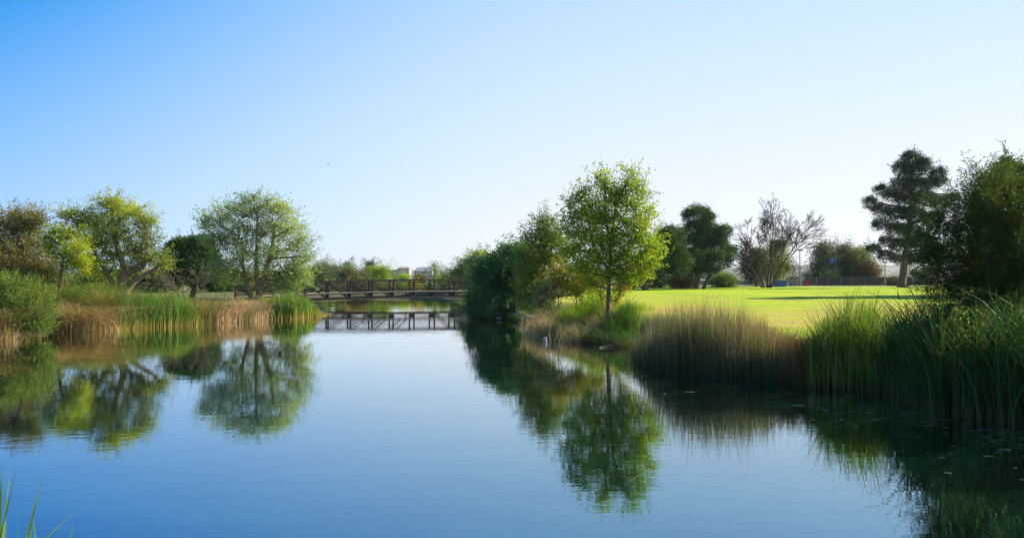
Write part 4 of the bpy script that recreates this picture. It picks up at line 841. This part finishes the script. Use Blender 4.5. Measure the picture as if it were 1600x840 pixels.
for i in range(n):
    px = r.uniform(1240, 1620) if i < 125 else r.uniform(1020, 1250); fr = np.interp(px, [1020, 1270, 1380, 1440, 1600, 1640], [585, 612, 618, 645, 672, 680]); py = fr + abs(r.normal(0, 1)) * 26 + 2
    x, y = W(px, py); s = r.uniform(0.015, 0.06) * (2.0 if r.uniform() < .12 else 1); k = 9; a = np.arange(k) * 2 * np.pi / k; rad = s * r.uniform(0.5, 1.1, k)
    ring = np.stack([x + np.cos(a) * rad * 1.7, y + np.sin(a) * rad * 0.8, np.full(k, 0.006)], -1); ring2 = ring.copy(); ring2[:, 2] = 0.001; ring2[:, :2] = (ring2[:, :2] - (x, y)) * 1.05 + (x, y)
    mb.add(np.vstack([ring, ring2, [[x, y, 0.010]]]), [[j, (j + 1) % k, 2 * k, 2 * k] for j in range(k)] + [[k + j, k + (j + 1) % k, (j + 1) % k, j] for j in range(k)])
tag(mb.build('floating_weed', M['weed']), kind='stuff')
def bird(label, c, s, mat, wings):
    mb = MB(); c = np.asarray(c, float); t_ = np.linspace(0, 1, 9)
    body = np.stack([(t_ - .5) * 0.5, 0 * t_, 0.03 * np.sin(t_ * 3) + np.where(t_ > .8, (t_ - .8) * .4, 0)], -1) * s + c
    mb.tube(body, np.array([.004, .03, .06, .075, .075, .06, .035, .04, .006]) * s, 8)
    if wings:
        for sg in (-1, 1):
            v = [(-.08, 0, .05), (.1, 0, .05), (.06, sg * .3, .16), (-.06, sg * .3, .15), (-.05, sg * .6, .10), (.0, sg * .6, .10)]
            v = np.array(v) * s + c; vv = np.vstack([v, v - (0, 0, .012 * s)]); mb.add(vv, [[0, 1, 2, 3], [3, 2, 5, 4], [7, 6, 9, 8], [8, 9, 10, 11], [0, 3, 9, 6], [3, 4, 10, 9], [1, 7, 8, 2], [2, 8, 11, 5], [4, 5, 11, 10]])
    else:
        mb.tube(np.array([(.2, 0, .05), (.23, 0, .14), (.25, 0, .2), (.30, 0, .21)]) * s + c, np.array([.03, .025, .035, .01]) * s, 7)
        mb.tube(np.array([(.30, 0, .205), (.36, 0, .195)]) * s + c, np.array([.012, .004]) * s, 5)
    tag(mb.build('bird', M[mat], None, tuple(c), smooth=True), label, 'bird')
bird('tiny dark bird flying high in the open sky', P(513, 257, 60), 0.36, 'feather_dark', True)
bird('tiny white bird on the water before the bridge', (*W(519, 483), 0.06), 0.7, 'feather_white', False)

# ---- blades at the viewer's feet, lower corner of the picture
def near_reed(label, specs, name='reed_plant'):
    r = rng_new(); c = P(specs[0][0], specs[0][1], specs[0][5]); mb = MB()
    for (x0, y0, x1, y1, w, D, bend) in specs:
        w = w * 1.7; a = P(x0, y0, D); b = P(x1, y1, D + r.uniform(-.1, .1)); zb = max(-0.3, Gs(a[0], a[1])) - 0.05
        a = a + (a - b) * (a[2] - zb) / max(0.2, b[2] - a[2]) * 0.9; a[2] = zb
        t = np.linspace(0, 1, 12)[:, None]; side = np.array([1.0, r.uniform(-.5, .5), 0]); side /= np.linalg.norm(side)
        pth = a * (1 - t) + b * t + np.array([bend, 0, 0]) * (t ** 2 - t) * 1.2
        ww = (w * (1 - t ** 2.5) * (0.7 + 0.6 * t * (1 - t) * 2) + 0.0012) * 0.5; fold = np.array([0, 0.004, 0]) * (1 - t)
        v = np.stack([pth - side * ww, pth + fold, pth + side * ww], 1).reshape(-1, 3); i = np.arange(11)[:, None] * 3
        mb.add(v, np.concatenate([np.hstack([i, i + 1, i + 4, i + 3]), np.hstack([i + 1, i + 2, i + 5, i + 4])]))
    tag(mb.build(name, M['reed_green2'], None, (c[0], c[1], 0), smooth=True), label, 'reeds', 'green reeds in the lower corner')
M['reed_green2'] = leaf_mat('near_reed', [(0.12, 0.22, 0.04), (0.20, 0.32, 0.07), (0.42, 0.46, 0.24)], 0.4, 6)
near_reed('green reed blades at the picture edge with pale tips', [(0, 800, 3, 716, .022, 6.8, .0), (10, 800, 18, 718, .022, 6.9, .05), (12, 780, 26, 730, .018, 6.8, -.05), (9, 840, 10, 812, .02, 6.6, 0), (-10, 800, -20, 700, .02, 6.8, 0), (0, 760, 10, 762, .012, 6.9, 0), (-15, 810, 8, 742, .012, 6.9, .05)])
near_reed('upright green reed blades with one pale tipped tall leaf', [(46, 835, 68, 742, .022, 6.6, .08), (54, 840, 50, 790, .020, 6.65, -.04), (44, 840, 54, 812, .018, 6.5, 0), (27, 832, 28, 796, .014, 6.7, 0), (55, 840, 30, 816, .016, 6.5, .1)])
near_reed('slanting dark green reed blades nearest the open water', [(72, 840, 118, 798, .03, 6.4, .12), (108, 840, 116, 816, .022, 6.4, .04), (80, 845, 98, 822, .02, 6.4, .05)])

# ---- air
mb = MB(); mb.box((0, 0, 38.5), (6600, 6600, 84)); hz = mb.build('haze', None) if False else None
def haze():
    m, n, out = new_mat('haze')
    v = n.nodes.new('ShaderNodeVolumePrincipled'); v.inputs['Density'].default_value = 0.00008; v.inputs['Color'].default_value = (0.80, 0.88, 1.0, 1); v.inputs['Anisotropy'].default_value = 0.3
    n.links.new(v.outputs[0], out.inputs['Volume'])
    o = mb.build('haze', m); tag(o, kind='stuff'); return o
haze()
